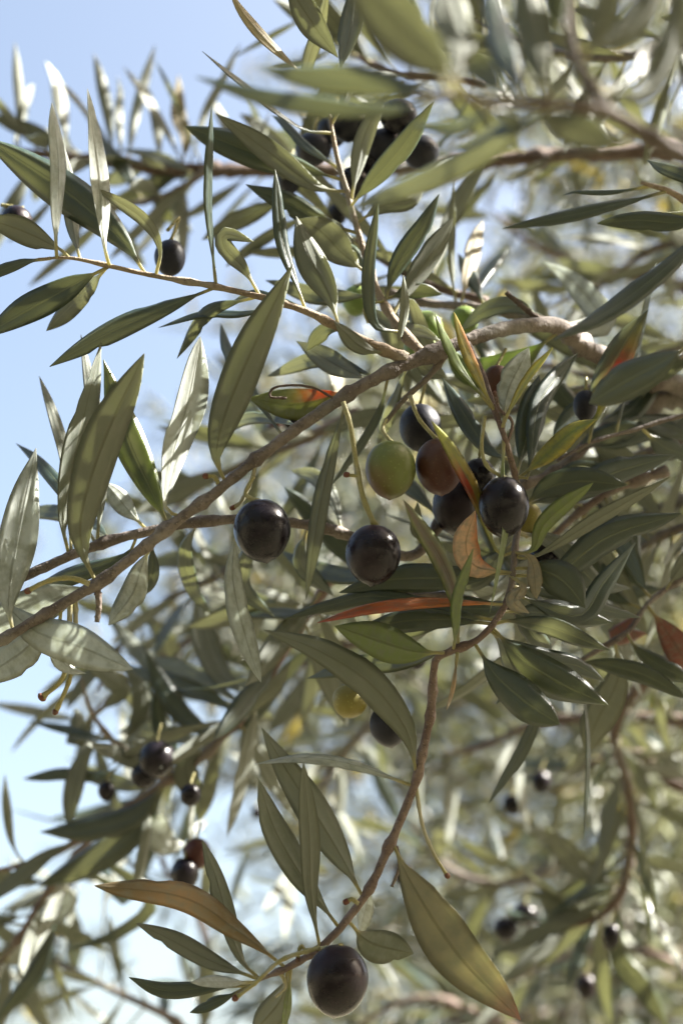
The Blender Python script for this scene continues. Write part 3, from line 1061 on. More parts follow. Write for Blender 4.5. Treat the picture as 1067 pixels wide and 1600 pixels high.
# leaves: pixels from base to tip, width px, side facing us
for a in [
    (((108, 402), (92, 388), (40, 362), (-30, 338)), 44, 'u', -25, .01, 'olive'),
    (((82, 404), (30, 412), (-40, 442)), 22, 't', 10, .01, None),
    (((168, 420), (140, 432), (70, 470), (-30, 528)), 50, 't', 20, .0, None),
    (((166, 418), (130, 460), (73, 517)), 36, 't', 25, .03, None),
    (((228, 424), (190, 375), (105, 300), (-25, 215)), 66, 't', 5, .02, None),
    (((92, 402), (88, 370), (91, 262), (82, 160)), 28, 'u', 58, -.012, 'pale'),
    (((172, 416), (163, 380), (152, 270), (137, 138)), 34, 'u', 56, -.014, 'pale'),
    (((245, 428), (250, 388), (222, 340), (147, 292)), 25, 'u', -20, -.01, None),
    (((126, 406), (115, 360), (108, 290), (100, 225)), 28, 'u', 10, .04, None),
    (((338, 448), (333, 400), (326, 310), (331, 165)), 17, 't', 50, -.01, None),
    (((405, 458), (380, 418), (352, 388), (352, 366), (397, 378)), 32, 'u', -10, .0, None),
    (((335, 450), (250, 484), (155, 528), (78, 573)), 40, 't', 15, -.01, None),
    (((440, 476), (380, 490), (310, 492), (248, 512)), 15, 't', 55, .015, None),
    (((402, 464), (335, 482), (305, 512), (277, 560)), 26, 't', 25, .02, None),
    (((478, 486), (462, 440), (440, 370), (430, 265)), 25, 't', 30, .0, None),
    (((530, 512), (513, 458), (480, 395), (463, 338)), 50, 'u', 12, .015, 'olive'),
    (((548, 520), (510, 515), (478, 548)), 30, 't', 20, .01, None),
    (((612, 552), (565, 543), (522, 502)), 32, 'u', 10, -.01, 'olive'),
    (((498, 495), (460, 478), (400, 458), (365, 470)), 16, 't', 40, .02, None),
]:
    C.leaf(a[0], a[1], a[2], a[3], a[4], a[5])

for a in [
    (((352, 752), (338, 705), (368, 605), (457, 413)), 64, 'u', 10, -.012, 'olive'),
    (((150, 908), (130, 862), (128, 800), (162, 690), (226, 552)), 68, 'u', 12, -.02, 'olive'),
    (((266, 826), (238, 768), (200, 685), (162, 562)), 54, 't', -10, .012, 'lime_edge'),
    (((285, 808), (258, 790), (268, 715), (292, 630), (313, 526)), 50, 'u', 50, -.01, 'pale'),
    (((22, 992), (14, 930), (32, 810), (57, 700)), 64, 'u', 8, .015, 'pale'),
    (((240, 845), (222, 885), (206, 930), (170, 977)), 44, 'u', 10, .015, 'pale'),
    (((150, 912), (100, 930), (30, 962), (-50, 1000)), 72, 'u', -15, .02, 'pale'),
    (((85, 962), (40, 1015), (-40, 1068)), 62, 'u', 20, .012, 'pale'),
    (((100, 955), (92, 1020), (110, 1045), (135, 1052)), 30, 'u', 50, .01, 'pale'),
    (((585, 600), (525, 570), (463, 533)), 42, 'u', 5, .03, 'olive'),
    (((600, 595), (500, 562), (418, 588)), 30, 't', 20, .045, None),
    (((556, 606), (500, 625), (450, 632), (388, 622)), 52, 'u', 12, .004, 'red_base'),
    (((542, 622), (520, 705), (497, 810), (478, 938)), 32, 'u', 30, .0, 'olive'),
    (((606, 590), (590, 650), (555, 710), (518, 758)), 18, 't', 40, .04, None),
    (((870, 520), (800, 570), (735, 580), (700, 545)), 52, 'u', 10, .02, 'lime'),
    (((856, 508), (810, 480), (760, 485), (715, 520)), 34, 'u', 30, .02, 'olive'),
    (((640, 562), (610, 640), (588, 700)), 24, 't', 30, .045, None),
    (((470, 668), (430, 655), (380, 655), (330, 690)), 24, 't', 30, .06, None),
    (((450, 690), (400, 620), (360, 560), (345, 505)), 24, 't', 20, .05, None),
    (((705, 545), (662, 520), (620, 510), (575, 480)), 28, 'u', 20, .03, None),
]:
    A.leaf(a[0], a[1], a[2], a[3], a[4], a[5])

for a in [
    (((108, 866), (99, 810), (118, 705), (159, 533)), 46, 'u', 48, -.012, None),
    (((152, 852), (160, 720), (142, 610), (127, 523)), 32, 'u', 25, .02, None),
    (((112, 866), (106, 740), (86, 655), (62, 588)), 24, 'u', 30, .035, None),
    (((152, 852), (100, 768), (62, 722), (26, 693)), 26, 't', 20, .045, None),
    (((232, 830), (203, 800), (163, 753)), 38, 'u', 10, .01, 'pale'),
    (((215, 834), (195, 868), (100, 905), (10, 950)), 34, 't', -35, .005, None),
    (((-12, 925), (55, 985), (130, 1012), (208, 1046)), 66, 'u', 5, -.035, 'pale'),
    (((372, 813), (364, 900), (384, 995), (408, 1066)), 42, 'u', 15, -.01, 'pale'),
    (((415, 812), (385, 870), (380, 920), (430, 965)), 34, 't', 20, .04, None),
    (((480, 822), (470, 880), (520, 930)), 34, 't', 20, .03, None),
    (((535, 835), (520, 780), (490, 745), (455, 735)), 30, 'u', 20, .05, None),
    (((660, 850), (648, 830), (652, 785)), 20, 'u', 30, -.01, None),
    (((690, 815), (640, 760), (590, 740)), 30, 't', 10, .03, None),
    (((236, 830), (238, 890), (222, 920), (200, 915)), 30, 't', 15, .02, None),
    (((620, 862), (560, 900), (490, 890), (440, 860)), 34, 't', 25, .05, None),
    (((310, 815), (290, 860), (300, 920), (330, 960)), 30, 't', 15, .06, None),
    (((175, 845), (140, 815), (70, 800), (10, 812)), 30, 't', 25, .07, None),
    (((930, 682), (900, 640), (870, 600), (900, 552)), 38, 't', 15, .01, None),
    (((905, 702), (960, 690), (1030, 670), (1090, 690)), 40, 't', 10, .02, None),
    (((890, 718), (920, 690), (965, 675), (1010, 668)), 40, 't', 10, .0, None),
    (((845, 748), (905, 735), (945, 725)), 36, 't', 10, .0, None),
    (((1060, 615), (1020, 600), (985, 640), (940, 660)), 44, 't', 15, -.03, None),
    (((1080, 613), (1075, 650), (1040, 665), (990, 650)), 40, 't', 15, -.025, None),
    (((1000, 640), (1010, 600), (1040, 575), (1085, 560)), 40, 't', 15, -.03, None),
]:
    B.leaf(a[0], a[1], a[2], a[3], a[4], a[5])

for a in [
    (((578, 432), (535, 395), (500, 360), (462, 342)), 54, 'u', 5, -.01, 'olive'),
    (((590, 462), (500, 462), (415, 438)), 34, 't', 10, .03, None),
    (((528, 304), (490, 290), (430, 245), (337, 177)), 42, 'u', 15, -.015, 'olive'),
    (((524, 282), (470, 262), (400, 240), (290, 197)), 52, 't', 10, .0, None),
    (((560, 365), (500, 345), (450, 318), (384, 288)), 42, 't', 15, .0, None),
    (((548, 318), (560, 250), (572, 205), (604, 145)), 34, 'u', 20, .0, None),
    (((600, 476), (618, 420), (660, 355), (686, 303)), 38, 't', 15, .0, None),
    (((612, 495), (640, 445), (672, 398), (708, 341)), 42, 'u', 15, .015, 'olive'),
    (((632, 520), (585, 505), (577, 420), (591, 312)), 25, 't', 25, -.03, None),
    (((628, 515), (624, 530), (632, 480), (630, 430)), 17, 'u', 45, -.02, None),
    (((520, 210), (470, 200), (400, 150), (316, 80)), 11, 't', 60, -.02, None),
    (((547, 322), (566, 300), (620, 240), (678, 158)), 42, 't', 10, -.02, None),
    (((570, 395), (520, 350), (500, 390), (470, 340)), 20, 'u', 30, .02, None),
    (((585, 445), (555, 400), (528, 385), (490, 380)), 26, 't', 20, .02, None),
    (((596, 470), (640, 455), (690, 460)), 30, 't', 30, .01, None),
    (((518, 195), (540, 150), (545, 110)), 20, 'u', 30, .0, None),
    (((640, 530), (665, 575), (700, 590)), 30, 'u', 20, .02, None),
    (((608, 490), (640, 470), (660, 520), (690, 575)), 26, 'u', 20, .01, None),
    (((532, 265), (480, 230), (440, 190), (425, 180)), 18, 't', 30, .03, None),
    (((556, 350), (600, 320), (640, 310), (662, 285)), 40, 'u', 20, .01, 'olive'),
]:
    D.leaf(a[0], a[1], a[2], a[3], a[4], a[5])

for a in [
    (((772, 642), (748, 592), (720, 525), (709, 488)), 22, 't', 35, -.012, 'orange_edge'),
    (((758, 640), (718, 575), (697, 532), (679, 490)), 19, 't', 40, -.015, 'lime'),
    (((782, 672), (800, 632), (830, 582), (863, 543)), 15, 't', 55, -.01, 'yellow'),
    (((786, 668), (793, 610), (826, 543)), 46, 'u', 10, .01, 'pale'),
    (((806, 745), (826, 665), (842, 586)), 48, 't', 15, .02, None),
    (((826, 740), (838, 640), (868, 590), (902, 552)), 36, 't', 20, .03, None),
    (((806, 750), (852, 712), (893, 675), (932, 655)), 38, 't', -20, -.01, 'yellow'),
    (((776, 862), (742, 772), (710, 712), (674, 658)), 27, 't', 20, -.035, 'red_mid'),
    (((812, 800), (850, 765), (905, 752), (980, 758)), 52, 't', 5, .0, None),
    (((812, 790), (890, 770), (960, 738), (1054, 711)), 46, 't', 12, .02, None),
    (((804, 866), (833, 858), (852, 815), (926, 754)), 33, 'u', 15, -.02, 'lime'),
    (((804, 870), (838, 868), (925, 815), (1046, 745)), 26, 'u', 30, -.01, 'olive'),
    (((800, 900), (872, 893), (950, 838), (1064, 802)), 50, 't', 8, .0, None),
    (((800, 888), (842, 890), (880, 908), (914, 950)), 60, 't', 5, -.012, None),
    (((797, 925), (900, 962), (942, 910), (992, 848)), 42, 't', 20, .02, None),
    (((798, 895), (690, 903), (610, 905), (530, 926)), 48, 't', 5, .005, None),
    (((790, 945), (690, 940), (580, 950), (496, 973)), 22, 't', 30, -.018, 'orange'),
    (((775, 970), (600, 932), (520, 945), (440, 968)), 28, 't', 20, .02, None),
    (((770, 975), (690, 968), (620, 972), (552, 988)), 42, 't', 10, .012, None),
    (((696, 1020), (650, 1018), (588, 1000), (523, 978)), 60, 'u', 10, -.01, 'lime'),
    (((740, 1004), (775, 1055), (820, 1095), (874, 1132)), 64, 't', 5, -.02, None),
    (((768, 978), (810, 1025), (870, 1065), (950, 1102)), 62, 't', 8, -.012, None),
    (((772, 975), (800, 970), (860, 980), (952, 1016)), 36, 't', 30, -.005, None),
    (((785, 955), (860, 958), (957, 973)), 44, 't', 10, .015, None),
    (((762, 985), (850, 1030), (900, 1040), (944, 1064)), 40, 't', 10, .015, None),
    (((716, 1012), (712, 940), (690, 880), (660, 830), (630, 781)), 34, 't', 15, -.025, 'purple'),
    (((708, 1016), (712, 985), (716, 930), (739, 857)), 22, 't', 30, -.03, 'lime'),
    (((776, 690), (785, 745), (789, 820), (776, 900), (765, 957)), 13, 'u', 55, -.02, 'lime'),
    (((800, 895), (742, 885), (727, 850), (742, 798)), 46, 'u', 20, .0, 'peach'),
    (((801, 862), (830, 875), (838, 935)), 28, 'u', 30, -.012, 'tan'),
    (((797, 900), (815, 915), (803, 940), (826, 958)), 28, 'u', 25, -.018, 'tan'),
    (((715, 1014), (708, 1070), (697, 1110)), 9, 'u', 50, -.01, 'brown'),
    (((650, 1208), (634, 1140), (578, 1068), (500, 1018), (412, 984)), 56, 'u', 12, -.02, 'olive'),
    (((645, 1228), (560, 1198), (480, 1184), (398, 1194)), 22, 'u', 45, .0, 'pale'),
    (((566, 1400), (522, 1320), (455, 1215), (409, 1137)), 56, 'u', 8, .01, None),
    (((500, 1482), (486, 1400), (482, 1300), (474, 1192)), 38, 'u', 20, -.01, 'olive'),
    (((530, 1450), (470, 1368), (428, 1295), (404, 1218)), 48, 'u', 15, -.005, None),
    (((614, 1318), (645, 1385), (715, 1490), (813, 1594)), 84, 'u', 8, -.02, 'pink_tip'),
    (((545, 1440), (578, 1472), (646, 1490)), 58, 'u', 10, .008, None),
    (((445, 1513), (372, 1455), (285, 1402), (148, 1384)), 46, 'u', 12, -.008, 'brown'),
    (((410, 1530), (372, 1490), (340, 1380), (316, 1312)), 36, 'u', 15, .012, None),
    (((408, 1531), (325, 1500), (262, 1466), (212, 1442)), 38, 'u', 30, -.005, 'olive'),
    (((392, 1538), (330, 1542), (260, 1548), (202, 1527)), 30, 't', 15, .0, None),
    (((400, 1534), (365, 1535), (298, 1535)), 22, 'u', 35, -.015, 'pale'),
    (((385, 1543), (350, 1560), (297, 1582)), 22, 't', 25, .0, None),
    (((450, 1511), (440, 1560), (395, 1615)), 46, 'u', 10, .01, None),
    (((455, 1508), (450, 1560), (440, 1630)), 16, 'u', 40, .0, 'lime'),
    (((580, 1380), (572, 1420), (560, 1460)), 30, 'u', 30, .03, 'pale'),
    (((766, 982), (790, 1020), (800, 1060), (775, 1100)), 30, 't', 15, .03, None),
    (((800, 930), (770, 950), (700, 955), (620, 1000)), 44, 't', 15, .03, None),
    (((806, 840), (770, 880), (730, 905), (690, 900)), 44, 't', 15, .03, None),
    (((806, 830), (870, 850), (930, 910), (985, 920)), 40, 't', 15, .04, None),
    (((800, 720), (760, 700), (720, 640), (690, 590)), 36, 't', 10, .04, None),
    (((795, 930), (830, 990), (850, 1010), (860, 1030)), 36, 't', 20, .02, None),
    (((797, 915), (870, 930), (930, 950), (1000, 965)), 36, 't', 15, .03, None),
    (((700, 1018), (640, 1030), (560, 1040), (480, 1060)), 40, 't', 10, .05, None),
]:
    G.leaf(a[0], a[1], a[2], a[3], a[4], a[5])
# narrow leaves hanging below the cluster
J.leaf(((900, 1038), (914, 1110), (918, 1190), (912, 1312)), 9, 't', 60, -.01)
J.leaf(((860, 1058), (838, 1125), (806, 1190), (763, 1256)), 24, 'u', 30, -.02, 'olive')
J.leaf(((895, 1040), (930, 1036), (1000, 1052), (1075, 1092)), 36, 't', 10, -.02)
J.leaf(((978, 988), (995, 1015), (1035, 1042), (1085, 1066)), 36, 't', 10, -.01)
J.leaf(((1010, 945), (1025, 965), (1050, 1000), (1085, 1060)), 46, 'u', 10, -.01, 'red')
J.leaf(((1014, 943), (980, 975), (960, 995), (1010, 990)), 30, 't', 20, .01, 'red')
J.leaf(((960, 1000), (965, 1060), (930, 1130), (915, 1180)), 56, 'u', 10, .02, 'olive')
J.leaf(((1040, 925), (1060, 890), (1085, 850)), 30, 'u', 10, .0)
J.leaf(((1020, 938), (990, 900), (985, 850), (1000, 800)), 38, 't', 10, .01)
J.leaf(((1005, 950), (960, 930), (925, 880), (915, 830)), 40, 't', 10, .02)
J.leaf(((1045, 918), (1000, 925), (950, 935)), 26, 't', 10, .03)
N2.leaf(((920, 692), (938, 612), (970, 545), (1012, 484)), 50, 't', -10, -.02, 'red_spot')
N2.leaf(((960, 682), (985, 580), (1010, 470), (1025, 410)), 12, 't', 50, .02)
N2.leaf(((885, 712), (870, 680), (905, 640), (950, 630)), 36, 't', 10, .02)
N2.leaf(((1000, 668), (1040, 700), (1090, 715)), 40, 't', 10, .01)
O2.leaf(((1120, 336), (1060, 348), (1000, 344), (932, 349)), 36, 't', 10, .01)
O2.leaf(((1042, 299), (980, 315), (900, 335), (784, 357)), 24, 't', 25, -.01)
O2.leaf(((1110, 334), (1060, 400), (960, 480), (864, 532)), 38, 't', 20, -.035)
O2.leaf(((1130, 338), (1100, 290), (1040, 265), (1010, 250)), 26, 't', 20, .03)
O2.leaf(((1020, 290), (960, 300), (900, 300), (880, 305)), 10, 't', 40, .01)
P2.leaf(((712, 477), (704, 400), (709, 278)), 14, 'u', 40, -.01)
P2.leaf(((720, 478), (735, 405), (754, 345)), 32, 'u', 20, .03, 'tan')
P2.leaf(((760, 484), (735, 430), (715, 395)), 26, 't', 20, .03)
P2.leaf(((660, 471), (655, 430), (600, 400), (560, 395)), 24, 'u', 20, .03)
P2.leaf(((870, 506), (940, 505), (900, 445), (848, 408)), 46, 'u', 10, .05, 'pale')

for a in [
    (((700, 152), (600, 132), (500, 122), (402, 105)), 52, 't', 15, .03, None),
    (((690, 150), (600, 172), (450, 158), (306, 120)), 38, 't', 25, .05, None),
    (((730, 150), (690, 105), (620, 45), (540, -50)), 96, 'u', 10, -.01, 'olive'),
    (((700, 152), (660, 60), (600, 20), (640, -40)), 40, 'u', 20, .03, 'olive'),
    (((735, 158), (800, 200), (680, 275), (540, 330)), 44, 't', 25, .06, None),
    (((1000, 205), (960, 222), (900, 205), (840, 180)), 56, 'u', 10, .0, 'olive'),
    (((860, 162), (840, 100), (830, 40), (820, -50)), 56, 'u', 10, .02, 'olive'),
    (((800, 160), (770, 130), (745, 100), (700, 90)), 44, 'u', 10, .02, 'olive'),
    (((780, 160), (740, 190), (700, 200), (640, 195)), 30, 't', 25, .03, None),
    (((860, 165), (830, 190), (770, 205), (730, 225)), 26, 't', 25, .04, None),
    (((700, 150), (720, 80), (700, 10), (690, -50)), 60, 'u', 20, .03, 'olive'),
    (((820, 160), (790, 90), (775, 30), (760, -40)), 44, 't', 20, .05, None),
]:
    Fr.leaf(a[0], a[1], a[2], a[3], a[4], a[5])
for a in [
    (((905, 110), (930, 60), (960, -30)), 40, 'u', 20, .0, 'olive'),
    (((895, 80), (960, 60), (1010, 10), (1040, -50)), 50, 'u', 10, .01, 'olive'),
    (((915, 125), (1000, 150), (1050, 60), (1062, -40)), 44, 'u', 10, .02, 'olive'),
    (((890, 60), (870, 20), (868, -50)), 40, 't', 20, .0, None),
    (((930, 150), (990, 120), (1010, 80), (1060, 50)), 26, 't', 25, .03, None),
]:
    Fr2.leaf(a[0], a[1], a[2], a[3], a[4], a[5])
R2 = Branch('twig at the right edge with a big dark blurred leaf close to the lens', [
    (1220, 470, .42, 9), (1150, 505, .42, 7), (1085, 535, .42, 5), (1062, 560, .42, 3)], 'young', .05, 19)
R2.leaf(((1085, 530), (1045, 560), (985, 592), (920, 630)), 64, 't', 20, .02, None)
# twig above the top edge with three leaves reaching into view
Q2 = Branch('twig at the top edge whose narrow leaves hang against the sky', [
    (620, -60, .50, 9), (520, -50, .495, 7), (430, -45, .49, 5), (350, -40, .49, 3)], 'young', .05, 18)
Q2.leaf(((350, -40), (372, 10), (415, 62), (468, 112)), 20, 'u', 40, .02, 'tan')
Q2.leaf(((440, -45), (465, 0), (495, 45), (528, 90)), 46, 'u', 15, .0, 'olive')
Q2.leaf(((560, -52), (552, 10), (545, 60), (532, 108)), 42, 'u', 15, -.03, 'olive')
Q2.leaf(((520, -50), (500, 40), (480, 110), (495, 140)), 26, 'u', 25, .04)
Q2.leaf(((600, -55), (640, 30), (660, 70), (700, 100)), 40, 'u', 15, .05, 'olive')

for a in [
    (((32, 238), (30, 215), (31, 150), (24, 66)), 18, 'u', 30, .0, 'olive'),
    (((105, 246), (98, 170), (90, 130), (72, 96)), 22, 'u', 50, .0, 'pale'),
    (((178, 254), (168, 170), (160, 130), (147, 84)), 22, 'u', 20, .0, None),
    (((200, 256), (210, 190), (225, 135), (243, 70)), 20, 'u', 45, .0, 'pale'),
    (((252, 262), (245, 195), (238, 160), (228, 128)), 19, 'u', 45, .0, None),
    (((285, 263), (290, 215), (278, 180), (279, 117)), 28, 'u', 30, .0, 'tan'),
    (((295, 264), (320, 180), (345, 130), (376, 68)), 16, 'u', 45, .0, None),
    (((120, 248), (70, 215), (20, 195), (-20, 175)), 30, 'u', 20, .0, 'olive'),
    (((190, 256), (185, 180), (188, 145), (184, 120)), 16, 'u', 45, .0, 'pale'),
    (((230, 260), (255, 330), (290, 350), (300, 365)), 24, 't', 20, .0, None),
    (((300, 264), (250, 285), (180, 320), (140, 330)), 36, 't', 20, .0, None),
]:
    E.leaf(a[0], a[1], a[2], a[3], a[4], a[5], n=14)
E.sprout(0.46, 0.98, 20, seed=3, lean=(45, 85))
E.sprout(0.02, 0.46, 12, seed=4)

for a in [
    (((172, 1152), (110, 1142), (44, 1126)), 16, 't', 30, .01, None),
    (((200, 1180), (165, 1212), (100, 1210), (37, 1217)), 24, 't', 20, .0, None),
    (((160, 1140), (125, 1200), (112, 1250), (108, 1300)), 36, 'u', 15, -.01, 'olive'),
    (((146, 1112), (118, 1160), (122, 1120), (115, 1105)), 30, 'u', 15, .02, 'olive'),
    (((190, 1168), (220, 1110), (215, 1070), (190, 1040)), 34, 'u', 15, .0, 'olive'),
    (((150, 1118), (190, 1080), (170, 1060), (130, 1030)), 36, 'u', 15, -.02, None),
    (((240, 1205), (270, 1170), (250, 1130), (245, 1070)), 34, 't', 15, .01, None),
]:
    K2.leaf(a[0], a[1], a[2], a[3], a[4], a[5], n=14)
for a in [
    (((262, 1220), (215, 1272), (140, 1296), (63, 1300)), 46, 't', 15, -.01, 'olive'),
    (((130, 1308), (70, 1340), (20, 1380), (-30, 1420)), 30, 'u', 20, .0, 'olive'),
    (((265, 1217), (210, 1300), (130, 1350), (60, 1385)), 50, 't', 20, .02, None),
    (((40, 1350), (25, 1330), (14, 1290), (8, 1210)), 18, 'u', 30, .0, None),
    (((230, 1240), (240, 1285), (262, 1320), (290, 1318)), 50, 'u', 10, .02, 'pale'),
    (((330, 1168), (290, 1190), (300, 1240), (310, 1262)), 44, 'u', 15, .0, 'olive'),
    (((360, 1140), (320, 1140), (270, 1100), (225, 1010)), 40, 't', 15, .02, None),
    (((400, 1090), (350, 1060), (320, 1000), (310, 930)), 46, 'u', 15, .02, 'olive'),
    (((420, 1060), (370, 1110), (420, 1080), (455, 1035)), 34, 'u', 15, -.01, 'olive'),
    (((345, 1155), (400, 1120), (440, 1060), (500, 1000)), 26, 't', 20, -.01, None),
    (((330, 1168), (270, 1150), (215, 1140), (185, 1145)), 36, 'u', 15, .03, None),
    (((375, 1120), (330, 1090), (250, 1060), (180, 1040)), 36, 't', 15, .05, None),
    (((385, 1105), (300, 1050), (230, 1030), (160, 950)), 34, 'u', 15, .08, None),
]:
    K.leaf(a[0], a[1], a[2], a[3], a[4], a[5], n=14)
K.sprout(0.02, 0.62, 12, seed=8, up=0.9)
for a in [
    (((85, 1380), (70, 1480), (45, 1535), (-10, 1598)), 36, 't', 20, -.01, None),
    (((88, 1375), (110, 1400), (92, 1425), (55, 1440)), 38, 'u', 15, .0, 'pale'),
    (((130, 1325), (235, 1400), (190, 1455), (104, 1486)), 26, 't', 20, .0, None),
    (((50, 1435), (40, 1520), (60, 1580), (85, 1620)), 30, 'u', 15, .01, None),
    (((110, 1345), (170, 1380), (200, 1400), (250, 1300)), 24, 't', 20, .03, None),
]:
    L2.leaf(a[0], a[1], a[2], a[3], a[4], a[5], n=14)
L2.sprout(0.2, 1.0, 9, seed=9)
I2.sprout(0.15, 1.0, 16, seed=10, lean=(30, 70))
I2.leaf(((975, 1380), (930, 1370), (880, 1330), (850, 1290)), 46, 'u', 10, -.01, 'olive', n=14)
I2.leaf(((968, 1398), (880, 1440), (820, 1470), (770, 1490)), 30, 'u', 10, -.01, 'olive', n=14)
I2.leaf(((965, 1405), (965, 1490), (1000, 1540), (1045, 1610)), 42, 't', 10, -.01, None, n=14)
I2.leaf(((940, 1428), (880, 1430), (850, 1400), (820, 1400)), 36, 'u', 10, .0, 'olive', n=14)

# more blurred twigs standing between the cluster and the crown
for lab, pts, t0, t1, prs, sd in [
    ('blurred leafy twig behind the green olives, left of centre', [(560, 640, .70, 8), (470, 690, .70, 7), (390, 720, .71, 6), (300, 770, .72, 4), (250, 820, .73, 2)], .1, 1, 10, 21),
    ('blurred leafy twig in shade behind the orange leaf', [(700, 900, .68, 8), (600, 930, .69, 7), (500, 960, .70, 6), (420, 930, .72, 4), (330, 920, .73, 2)], .05, 1, 12, 22),
    ('blurred leafy twig below the shaded olives, right of the hanging twig', [(1120, 1130, .80, 9), (950, 1120, .82, 8), (840, 1130, .84, 7), (740, 1170, .86, 4), (690, 1180, .87, 3)], .05, 1, 12, 23),
    ('blurred twig at the lower left bottom edge, before white sky', [(330, 1640, .80, 7), (250, 1580, .80, 6), (160, 1540, .81, 5), (80, 1500, .82, 4), (10, 1490, .82, 2)], .0, 1, 11, 24),
    ('blurred twig rising behind the brown leaf at lower left', [(300, 1660, .86, 7), (330, 1540, .86, 6), (310, 1430, .86, 5), (260, 1360, .87, 4), (240, 1290, .88, 2)], .0, 1, 11, 25),
    ('blurred leafy twig at right behind the dark cluster leaves', [(1150, 760, .70, 9), (1040, 790, .71, 8), (950, 830, .72, 6), (860, 900, .73, 4), (800, 960, .74, 2)], .0, 1, 13, 26),
    ('blurred leafy twig high at right under the red-brown branch', [(1150, 470, .88, 9), (1040, 440, .9, 8), (930, 420, .92, 6), (830, 380, .93, 4), (770, 330, .95, 2)], .0, 1, 10, 27),
    ('blurred twig in the top right corner behind the close leaves', [(1150, 40, .62, 9), (1040, 80, .62, 8), (930, 90, .63, 6), (830, 70, .64, 4), (740, 30, .65, 2)], .0, 1, 13, 28),
    ('blurred leafy twig at top centre behind the teal leaves', [(760, 130, .68, 7), (680, 120, .68, 6), (600, 110, .69, 5), (520, 60, .70, 3), (470, 10, .70, 2)], .0, 1, 10, 29),
    ('shaded twig of dark leaves right behind the olive cluster', [(1040, 735, .585, 8), (950, 770, .582, 7), (870, 830, .58, 6), (800, 910, .58, 4), (750, 970, .58, 2)], .05, 1, 11, 31),
    ('shaded twig of dark leaves under the plum-black olive', [(900, 985, .575, 7), (790, 950, .575, 6), (680, 930, .575, 5), (570, 935, .578, 4), (480, 965, .58, 2)], .0, 1, 11, 32),
    ('twig of shaded leaves behind the upright twig, upper middle', [(760, 470, .60, 7), (660, 440, .61, 6), (570, 390, .615, 5), (490, 330, .62, 3), (430, 290, .62, 2)], .0, 1, 9, 33),
    ('shaded leafy twig behind the bend of the thick branch', [(960, 600, .62, 8), (860, 620, .625, 7), (770, 650, .63, 6), (690, 650, .635, 4), (620, 620, .64, 2)], .0, 1, 10, 34),
    ('dark blurred twig left of the hanging leaf below the olives', [(420, 930, .80, 7), (330, 980, .80, 6), (250, 1030, .81, 5), (180, 1080, .82, 4), (120, 1150, .82, 2)], .0, 1, 11, 35),
    ('leafy twig in the bottom right corner behind the dark blurred leaf', [(1130, 1560, .98, 8), (1040, 1500, .98, 7), (960, 1480, .99, 6), (870, 1500, 1.0, 4), (790, 1540, 1.0, 2)], .0, 1, 13, 41),
    ('leafy twig right of the large pinkish-tipped leaf', [(900, 1330, .94, 8), (830, 1370, .94, 7), (760, 1380, .95, 6), (690, 1350, .96, 4), (640, 1290, .97, 2)], .0, 1, 12, 42),
    ('leafy twig crossing the bottom edge under the large pinkish-tipped leaf', [(860, 1640, 1.0, 8), (760, 1590, 1.0, 7), (660, 1560, 1.0, 6), (580, 1590, 1.01, 4), (520, 1640, 1.01, 2)], .0, 1, 12, 43),
    ('leafy twig left of the hanging twig, below the long leaf', [(620, 1090, .90, 7), (560, 1150, .90, 6), (500, 1230, .91, 5), (470, 1320, .92, 4), (460, 1400, .93, 2)], .0, 1, 12, 44),
    ('leafy twig at the right edge, halfway between cluster and bottom', [(1140, 1250, .88, 8), (1060, 1230, .88, 7), (1000, 1180, .89, 6), (930, 1190, .9, 4), (860, 1240, .91, 2)], .0, 1, 12, 45),
    ('shaded twig at the right edge level with the glossy black olive', [(1150, 830, .64, 8), (1080, 820, .64, 7), (1010, 850, .645, 6), (940, 900, .65, 4), (890, 950, .655, 2)], .0, 1, 11, 46),
    ('shaded twig above the dark cluster leaves at right', [(1150, 660, .66, 8), (1060, 690, .66, 7), (980, 720, .665, 6), (900, 780, .67, 4), (840, 830, .675, 2)], .0, 1, 11, 47),
    ('leafy twig below the branch bend, behind the yellow leaf', [(1100, 520, .72, 8), (1020, 560, .72, 7), (940, 590, .73, 5), (850, 570, .74, 4), (780, 590, .75, 2)], .0, 1, 10, 48),
    ('blurred leafy twig at lower left, above the corner twig', [(300, 1190, .85, 7), (220, 1250, .85, 6), (150, 1330, .86, 5), (90, 1420, .87, 4), (60, 1520, .87, 2)], .0, 1, 11, 49),
    ('blurred leafy twig beneath the crossing of the two branches at left', [(420, 850, .74, 7), (340, 900, .74, 6), (260, 940, .75, 5), (190, 1010, .76, 4), (150, 1080, .76, 2)], .0, 1, 11, 50),
    ('blurred leafy twig under the two black olives', [(620, 980, .78, 7), (540, 1010, .78, 6), (450, 1050, .79, 5), (380, 1100, .8, 4), (330, 1170, .8, 2)], .0, 1, 11, 51),
    ('blurred twig at the right below the top corner, over pale sky', [(1150, 400, .80, 8), (1070, 380, .80, 7), (1000, 400, .81, 5), (930, 450, .82, 4), (870, 470, .83, 2)], .0, 1, 9, 52),
    ('blurred sprig at left below the level branch', [(330, 262, .71, 6), (270, 300, .72, 5), (200, 320, .72, 4), (130, 330, .73, 2)], .0, 1, 6, 30),
]:
    b_ = Branch(lab, pts, 'red_bark' if sd % 2 else 'bark', .05, sd)
    b_.sprout(t0, t1, prs, seed=sd, lean=(35, 80))

